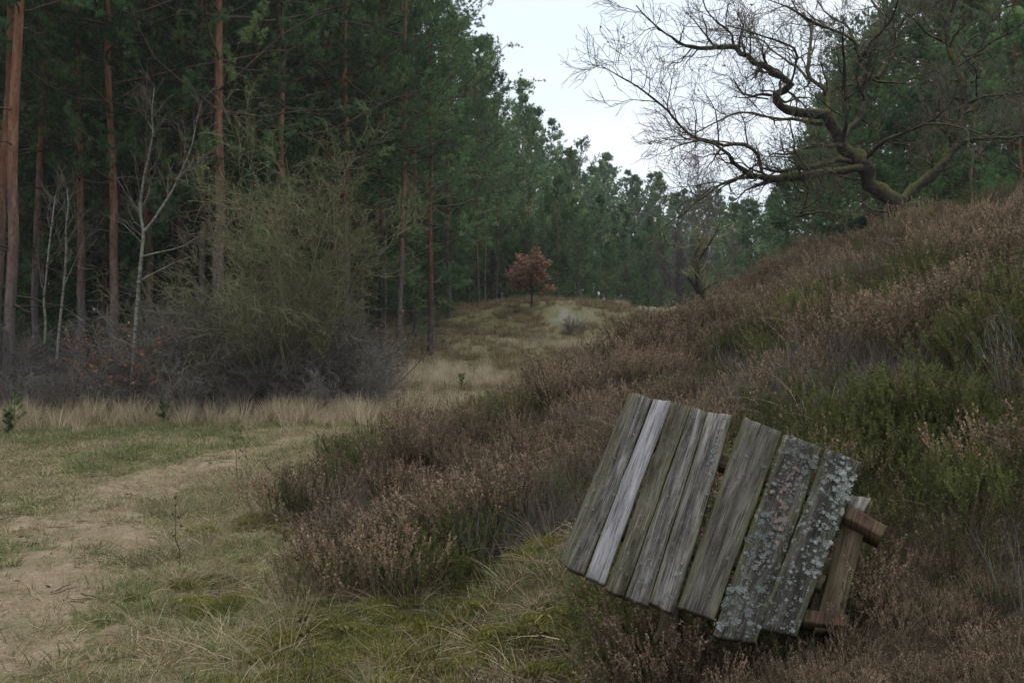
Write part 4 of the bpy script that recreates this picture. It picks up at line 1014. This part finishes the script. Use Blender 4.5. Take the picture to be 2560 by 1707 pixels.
def far_bare(px, Y, h, label, seed, trunkmat, cat='tree', lean=0., wid=.09, name='bare_birch', sc=1.0):
    root = empty(name, at_px(px, Y)); tag(root, label, cat)
    r = np.random.RandomState(900 + seed); tk = Geo(); tw = Geo(); K = 12; z = np.linspace(-.2, h, K)
    T = np.stack([np.cumsum(r.normal(size=K) * .05) + z * lean, np.cumsum(r.normal(size=K) * .05), z], -1); rd = wid * np.linspace(1, .15, K); tubes(tk, T, rd, 7, np.array([0.]))
    A, AR, _ = grow(r, T[None], rd[None], 38, .22, 1., (h * .14, h * .3), (.35, .85), 7, .14, .08, .4, .25, .55); tubes(tw, A, np.maximum(AR, .012), 3, r.rand(len(A)))
    B_, BR, _ = grow(r, A, AR, 8, .2, 1., (h * .06, h * .12), (.4, .9), 5, .16, .05, .6, .4, .3); tubes(tw, B_, np.maximum(BR, .009), 3, r.rand(len(B_)))
    D, DR, _ = grow(r, B_, BR, 4, .2, 1., (h * .025, h * .06), (.4, .9), 4, .16, .03, .6, .4, .3); tubes(tw, D, np.maximum(DR, .007), 3, r.rand(len(D)))
    obj('trunk', tk.mesh('bare_trunk', trunkmat), root); obj('twigs', tw.mesh('bare_twigs', M['twig_far']), root)
far_bare(1745, 78, 10.6, 'pale trunked bare birch at the valley end, left of the pair', 1, M['birch'], wid=.11)
far_bare(1763, 80, 9.6, 'pale trunked bare birch at the valley end, right of the pair', 2, M['birch'], wid=.11, lean=.02)
far_bare(1690, 64, 4.6, 'small bare grey tree left of the far birches', 3, M['twig'], wid=.06, name='bare_tree')
far_bare(1830, 66, 4.8, 'small bare grey tree right of the far birches', 4, M['twig'], wid=.06, name='bare_tree')
far_bare(1225, 50, 2.6, 'hazy grey bare sapling left of the copper leaved tree', 5, M['twig'], wid=.03, name='bare_tree')
for _q, (_p, _s) in enumerate(((1425, .75), (1455, .6))):
    tag(obj('bare_bush', THS[_q], loc=at_px(_p, 39.5 + .3 * _q), rz=1.0 + _q, scale=_s), ('small grey bush in the hollow right of the lichen patch', 'lower grey bush on the right side of the hollow below the mound')[_q], 'shrub')
far_bare(1665, 62, 3.8, 'thin white sapling stem left of the crooked tree', 7, M['birch'], wid=.03)
far_bare(1692, 61, 3.4, 'second thin white sapling stem left of the crooked tree', 8, M['birch'], wid=.03)
# small pine seedlings
def seedling(px, Y, h, label, seed):
    x, Y, z = at_px(px, Y); root = empty('pine_seedling', (x, Y, z)); tag(root, label, 'seedling')
    r = np.random.RandomState(seed); st = Geo(); cr = Geo(); K = 6; zz = np.linspace(0, h, K); T = np.stack([0 * zz, 0 * zz, zz], -1); rd = .008 * np.linspace(1, .4, K); tubes(st, T, rd, 5)
    A, AR, _ = grow(r, T[None], rd[None], 12, .15, 1., (h * .3, h * .5), (.7, 1.2), 4, .1, .12, .6, .4, .5); tubes(st, A, AR, 3)
    c, d, _, _ = sample(np.concatenate([A]), r.uniform(.3, 1, (len(A), 6))); blades(cr, r, c.reshape(-1, 3), d.reshape(-1, 3), 9, .07, .008, .6)
    blades(cr, r, T[2:], np.tile([0, 0, 1.], (K - 2, 1)), 14, .09, .008, .6)
    obj('stem', st.mesh('seedling_stem', M['pine_limb']), root); obj('crown', cr.mesh('seedling_needles', M['needle_y'], False), root)
seedling(34, 15.8, .50, 'bright green pine seedling in dry grass at the left edge', 1)
seedling(409, 16.6, .35, 'small green pine seedling in the grass fringe before the thicket', 2)
seedling(20, 15.0, .32, 'lower green pine seedling beside the one at the left edge', 3)
seedling(1155, 24, .32, 'tiny green seedling in the pale grass of the valley floor', 4)
# dry weed stalks
def stalk(px, py, Y, h, label, seed):
    x = (px - W0 / 2) / FPX * Y; r = np.random.RandomState(seed); gq = Geo(); K = 7; z = np.linspace(-.03, h, K)
    T = np.stack([np.cumsum(r.normal(size=K) * .012), np.cumsum(r.normal(size=K) * .012), z], -1); rd = .004 * np.linspace(1, .4, K); tubes(gq, T, rd, 4, np.array([.1]))
    A, AR, _ = grow(r, T[None], rd[None], 6, .45, 1., (.05, .14), (.4, .9), 4, .1, .1, .6, .5, .4); tubes(gq, A, AR, 3, np.full(6, .1))
    blades(gq, r, A[:, -1], np.tile([0, 0, 1.], (6, 1)), 10, .02, .012, .8, np.full(6, .1))
    o = obj('dry_weed_stalk', gq.mesh('weed_stalk', M['heath_stem'], False), loc=(x, Y, float(ground(x, Y)))); tag(o, label, 'plant')
stalk(590, 0, 10.2, .52, 'tall dark dry weed stalk where the turf meets the heather', 1)
stalk(622, 0, 10.6, .45, 'dry weed stalk with branched head just right of the tallest', 2)
stalk(437, 0, 7.0, .42, 'thin dark dry stalk standing alone in the turf by the path', 3)
stalk(776, 0, 4.6, .30, 'thin stalk in the flattened grass near the bottom edge', 4)

# ------------------------------------------------------------------ the tipped slatted bench
def slab(corners, thick, seed, nu=6, nv=22, rough=.0022, back=None):
    """corners TL,TR,BR,BL (front face); returns V,Q,uv,edge"""
    TL, TR, BR, BL = [np.asarray(c, float) for c in corners]
    n = unit(np.cross(BL - TL, TR - TL)); 
    if np.dot(n, CAM - TL) < 0: n = -n
    r = np.random.RandomState(seed); Wd = (np.linalg.norm(TR - TL) + np.linalg.norm(BR - BL)) / 2; Ln = (np.linalg.norm(BL - TL) + np.linalg.norm(BR - TR)) / 2
    bev = min(.0035, Wd * .08); jk = min(1.0, (Ln / .6) ** 2)
    us = np.concatenate([[0, bev / Wd], np.linspace(0, 1, nu)[1:-1], [1 - bev / Wd, 1]]); vs = np.concatenate([[0, bev / Ln], np.linspace(0, 1, nv)[1:-1], [1 - bev / Ln, 1]])
    Ug, Vg = np.meshgrid(us, vs)
    jag = (fbm(Ug * 9 + seed * 3.1, Vg * 0, 1, 3, seed % 50) - .5) * .016 * jk / Ln
    Vj = np.where(Vg < .5, Vg + jag * (1 - Vg) , Vg - jag * Vg)
    wv = (fbm(Vg * 5 + seed, Ug * 0, 1, 3, seed % 40) - .5) * .008 * jk / Wd
    Uj = Ug + wv * np.where((Ug < .05) | (Ug > .95), 1, .3)
    top = (TL[None, None] * (1 - Uj)[..., None] + TR[None, None] * Uj[..., None]) * (1 - Vj)[..., None] + (BL[None, None] * (1 - Uj)[..., None] + BR[None, None] * Uj[..., None]) * Vj[..., None]
    hgt = (fbm(Ug * 4 + seed, Vg * 7, 1, 3, seed % 30) - .5) * rough * 3
    ed = (np.abs(Ug - .5) > .499) | (np.abs(Vg - .5) > .499)
    hgt = np.where(ed, hgt - bev * .8, hgt)
    top = top + n * hgt[..., None]
    bot = top - n * (thick + hgt[..., None])
    a, b = top.shape[:2]; V = np.concatenate([top.reshape(-1, 3), bot.reshape(-1, 3)]); o = a * b
    i, j = np.meshgrid(np.arange(b - 1), np.arange(a - 1)); q = (j * b + i).ravel()
    Q = [np.stack([q, q + b, q + b + 1, q + 1], -1), np.stack([q, q + 1, q + b + 1, q + b], -1) + o]
    def side(idx):
        idx = np.array(idx); return np.stack([idx[:-1], idx[1:], idx[1:] + o, idx[:-1] + o], -1)
    Q += [side(np.arange(b)), side(np.arange(b)[::-1] + (a - 1) * b), side(np.arange(a)[::-1] * b), side(np.arange(a) * b + b - 1)]
    uv = np.stack([Ug * Wd + seed * .37, Vg * Ln + seed * .61], -1).reshape(-1, 2); uvb = uv + np.array([thick, 0]) * 0 + .013
    # give the side walls some grain of their own
    e2 = np.clip((np.abs(Ug - .5) - .40) / .1, 0, 1).ravel()
    return V, np.concatenate(Q), np.concatenate([uv, uvb]), np.concatenate([e2, np.ones(o)]), n, (TL, TR, BR, BL)
def plank(name, parent, corners, thick, mat, seed, **k):
    V, Q, uv, e, n, cs = slab(corners, thick, seed, **k)
    c = V.mean(0); me = new_mesh(name, V - c, Q, mat, {'edge': e}, False, None, uv)
    o = obj(name, me, parent, loc=c - np.array(parent.location)); return o, n, c, cs
bx_, by_ = BC[0], BC[1]
bench = empty('slatted_bench', (bx_, by_, float(ground(bx_, by_)))); tag(bench, 'weathered grey slatted wooden bench tipped over and half sunk in the heather', 'bench')
PLK = [  # TL, TR, BR, BL in crop pixels, setbacks of the left/right long edge, material
    ((438, 70), (492, 74), (88, 1064), (34, 1026), .05, .004, 'wood_green'),
    ((490, 76), (572, 106), (186, 1106), (88, 1064), .002, .006, 'wood_grey'),
    ((578, 108), (680, 121), (300, 1152), (190, 1110), -.004, .0, 'wood_pale'),
    ((686, 126), (788, 150), (408, 1230), (305, 1186), .008, .006, 'wood_green'),
    ((796, 152), (884, 182), (545, 1280), (416, 1226), .004, .006, 'wood_grey'),
    ((886, 180), (1028, 197), (688, 1326), (552, 1258), -.004, -.006, 'wood_grey'),
    ((1090, 205), (1306, 296), (922, 1352), (712, 1286), .004, .004, 'wood_grey2'),
    ((1316, 303), (1532, 376), (1158, 1490), (912, 1450), .012, .010, 'wood_dark'),
    ((1560, 385), (1765, 466), (1392, 1455), (1176, 1400), .004, .006, 'wood_dark'),
]
M['wood_grey2'] = m_wood('brownish_grey_wood', (.028, .023, .018), (.075, .066, .053), (.155, .142, .12), .4, .12)
PL = []
for k, (a, b, c, d, ol, orr, mt) in enumerate(PLK):
    cs = (zb(*a, ol), zb(*b, orr), zb(*c, orr), zb(*d, ol))
    o, n, ctr, cc = plank('plank', bench, cs, .034, M[mt], 11 + k)
    o['label'] = ['narrow green edged outer plank, turned aside', 'grey furrowed plank left of the pale one', 'pale bleached smooth plank', 'greenish streaked plank right of the pale one', 'dark grey streaked narrow plank', 'grey plank with light right edge before the gap', 'broad brownish grey plank right of the gap', 'broad plank crusted with grey and pink lichen', 'rightmost dark plank with white lichen patches'][k]
    PL.append((o, n, ctr, cc))
# lichen rosettes
def lichen(k, spots, mat, seed, nm='lichen', dense=1.0):
    o, n, ctr, (TL, TR, BR, BL) = PL[k]; r = np.random.RandomState(seed); gq = Geo(); U = unit(TR - TL); Vv = unit(BL - TL)
    for (u, v, R_) in spots:
        p = (TL * (1 - u) + TR * u) * (1 - v) + (BL * (1 - u) + BR * u) * v - ctr + n * .003
        m = max(14, int(60 * dense * (R_ / .018) ** 1.5)); a = r.rand(m) * 6.283; rr = R_ * np.sqrt(r.rand(m)) * (1 + .25 * np.sin(3 * a + r.rand() * 6))
        c = p + U * (rr * np.cos(a))[:, None] + Vv * (rr * np.sin(a))[:, None]
        d = U * np.cos(a)[:, None] + Vv * np.sin(a)[:, None] + n * r.uniform(.1, .7, m)[:, None]
        s = np.cross(d, n); s = unit(s); l = (.0025 + R_ * r.uniform(.12, .30, m))[:, None] ; d = unit(d)
        q = np.stack([c - s * l * .5, c + d * l * .6 - s * l * .35, c + d * l * .75 + s * l * .3, c + s * l * .5], 1) + (n * r.uniform(0, .004, m)[:, None])[:, None]
        na = 20; aa = np.linspace(0, 6.283, na, endpoint=False); ph = r.rand(3) * 6.28; ra = R_ * (.72 + .17 * np.sin(2 * aa + ph[0]) + .15 * np.sin(3 * aa + ph[1]) + .10 * np.sin(5 * aa + ph[2]) + .08 * r.rand(na))
        disc = np.concatenate([[p + n * .0035], p + n * .0012 + U * (ra * np.cos(aa))[:, None] + Vv * (ra * np.sin(aa))[:, None]])
        gq.add(disc, T=np.stack([np.zeros(na, int), 1 + np.arange(na), 1 + (np.arange(na) + 1) % na], -1), a=.05 + .75 * r.rand())
        b = np.arange(m)[:, None] * 4; gq.add(q.reshape(-1, 3), Q=b + np.array([0, 1, 2, 3]), a=np.repeat(np.clip(r.rand() * .5 + r.rand(m) * .5, 0, 1), 4))
    l = obj(nm, gq.mesh('lichen', M[mat], False), o); l['kind'] = 'stuff'
r = np.random.RandomState(40)
def blob(u, v, su, sv, n, a, b): a *= .7; b *= .72; n = int(n * .9); return [(float(np.clip(r.normal(u, su), .04, .96)), float(np.clip(r.normal(v, sv), .02, .98)), float(a + (b - a) * r.rand() ** 2.2 * 1.25)) for _ in range(n)]
lichen(7, blob(.55, .08, .25, .05, 22, .008, .018) + blob(.5, .26, .28, .10, 26, .006, .016) + blob(.35, .55, .22, .10, 34, .007, .018) + blob(.6, .62, .2, .06, 14, .007, .016) + blob(.35, .86, .25, .08, 26, .009, .024) + blob(.5, .5, .3, .3, 30, .003, .007), 'lichen', 1)
lichen(7, blob(.5, .22, .22, .09, 26, .007, .014) + blob(.65, .44, .15, .08, 14, .008, .016), 'lichen_pink', 2, 'pink_lichen')
lichen(8, blob(.72, .17, .13, .06, 30, .010, .020) + blob(.35, .14, .12, .07, 14, .008, .017) + blob(.75, .32, .14, .07, 22, .009, .017) + blob(.45, .40, .25, .05, 10, .008, .015) + blob(.65, .62, .2, .07, 16, .008, .018) + blob(.5, .6, .3, .3, 28, .004, .010), 'lichen', 3)
lichen(8, blob(.5, .38, .2, .03, 5, .008, .013), 'lichen_pink', 4, 'pink_lichen')
for _k, _n in ((7, 120), (8, 80), (6, 14), (4, 10), (3, 8), (1, 12)): lichen(_k, [(float(r.uniform(.04, .96)), float(r.uniform(.03, .97)), float(.0012 + .0034 * r.rand() ** 2)) for _ in range(_n)], 'lichen', 20 + _k)
lichen(5, blob(.70, .12, .08, .09, 16, .006, .013) + blob(.8, .3, .08, .12, 12, .004, .009) + blob(.6, .86, .12, .06, 9, .006, .012), 'lichen', 5)
lichen(6, blob(.5, .4, .3, .3, 13, .006, .012), 'lichen', 6)
lichen(1, blob(.95, .5, .03, .22, 16, .004, .008) + blob(.1, .4, .05, .2, 8, .005, .010), 'lichen', 7)
lichen(0, blob(.4, .6, .2, .25, 12, .005, .010), 'lichen', 8)
lichen(4, blob(.6, .9, .2, .06, 12, .004, .010) + blob(.5, .4, .3, .3, 14, .002, .004), 'lichen', 9)
# rails behind the planks
def beam(name, a, b, wdt, thick, off, mat, seed, wv=None):
    """beam lying under the boards from crop pixel a to b, width in crop pixels downwards"""
    cs = (zb(*a, off), zb(*b, off), zb(b[0] - wdt * .38, b[1] + wdt * .92, off), zb(a[0] - wdt * .38, a[1] + wdt * .92, off))
    # grain runs along the beam: feed corners rotated so the long side is v
    cs2 = (cs[3], cs[0], cs[1], cs[2])
    return plank(name, bench, cs2, thick, mat, seed, nu=4, nv=12)[0]
o = beam('rail', (470, 255), (1700, 640), 85, .05, .040, M['wood_post'], 31)
o = beam('rail', (250, 770), (1560, 1110), 80, .05, .040, M['wood_post'], 32)
# right hand post with its two sawn cross pieces
def quad(name, pts, off, thick, mat, seed, lab=None, nu=5, nv=10):
    o = plank(name, bench, [zb(*p, f) for p, f in zip(pts, off if hasattr(off, '__len__') else [off] * 4)], thick, mat, seed, nu=nu, nv=nv)[0]
    if lab: o['label'] = lab
    return o
quad('post', [(1684, 690), (1822, 690), (1640, 1420), (1490, 1420)], .085, .07, M['wood_post'], 41, 'thick brown side post right of the planks', nv=16)
quad('post', [(1560, 1010), (1640, 1030), (1520, 1400), (1440, 1380)], .14, .04, M['wood_post'], 47, 'inner shaded post behind the rightmost plank')
quad('cross_piece', [(1905, 830), (1678, 702), (1655, 775), (1875, 890)], .02, .11, M['wood_red'], 42, 'reddish sawn cross piece at the top of the side post', 5, 8)
quad('cross_piece', [(1692, 1334), (1436, 1300), (1420, 1372), (1690, 1402)], .045, .10, M['wood_red'], 43, 'lower reddish cross piece sunk in the heather', 5, 8)
quad('post_cap', [(1700, 650), (1815, 668), (1772, 742), (1680, 700)], [.10, .10, .03, .03], .02, M['wood_grey'], 44, 'slanted grey cap on the side post', 5, 5)
# legs under the left half
def leg(pts, off, seed, lab): quad('leg', pts, off, .05, M['wood_post'], seed, lab, 4, 8)
leg([(640, 1250), (740, 1270), (690, 1490), (585, 1470)], .24, 45, 'short leg under the middle planks, left board')
leg([(700, 1260), (800, 1280), (775, 1510), (680, 1490)], .28, 46, 'short leg under the middle planks, right board')
print('objects', len(bpy.data.objects), 'tris', sum(len(p.loop_total) if 0 else sum(q.loop_total - 2 for q in p.polygons) for p in bpy.data.meshes if len(p.polygons) < 400000) if 0 else '')

# ------------------------------------------------------------------ thin winter haze filling the valley
def haze():
    x0, x1, y0, y1, z0, z1 = -430.0, 430.0, -70.0, 910.0, -2.0, 26.0
    V = [(x, y, z) for x in (x0, x1) for y in (y0, y1) for z in (z0, z1)]
    F = [(0, 1, 3, 2), (4, 6, 7, 5), (0, 4, 5, 1), (2, 3, 7, 6), (0, 2, 6, 4), (1, 5, 7, 3)]
    m = bpy.data.materials.new('haze'); m.use_nodes = True; t = m.node_tree; t.nodes.clear()
    o_ = t.nodes.new('ShaderNodeOutputMaterial'); v = t.nodes.new('ShaderNodeVolumePrincipled')
    v.inputs['Color'].default_value = (.90, .94, 1.0, 1); v.inputs['Density'].default_value = .0004; v.inputs['Anisotropy'].default_value = .2
    t.links.new(v.outputs[0], o_.inputs['Volume'])
    h = obj('haze', new_mesh('haze', V, np.array(F), m)); tag(h, 'thin pale winter haze in the air of the valley', 'haze', kind='stuff')
haze()
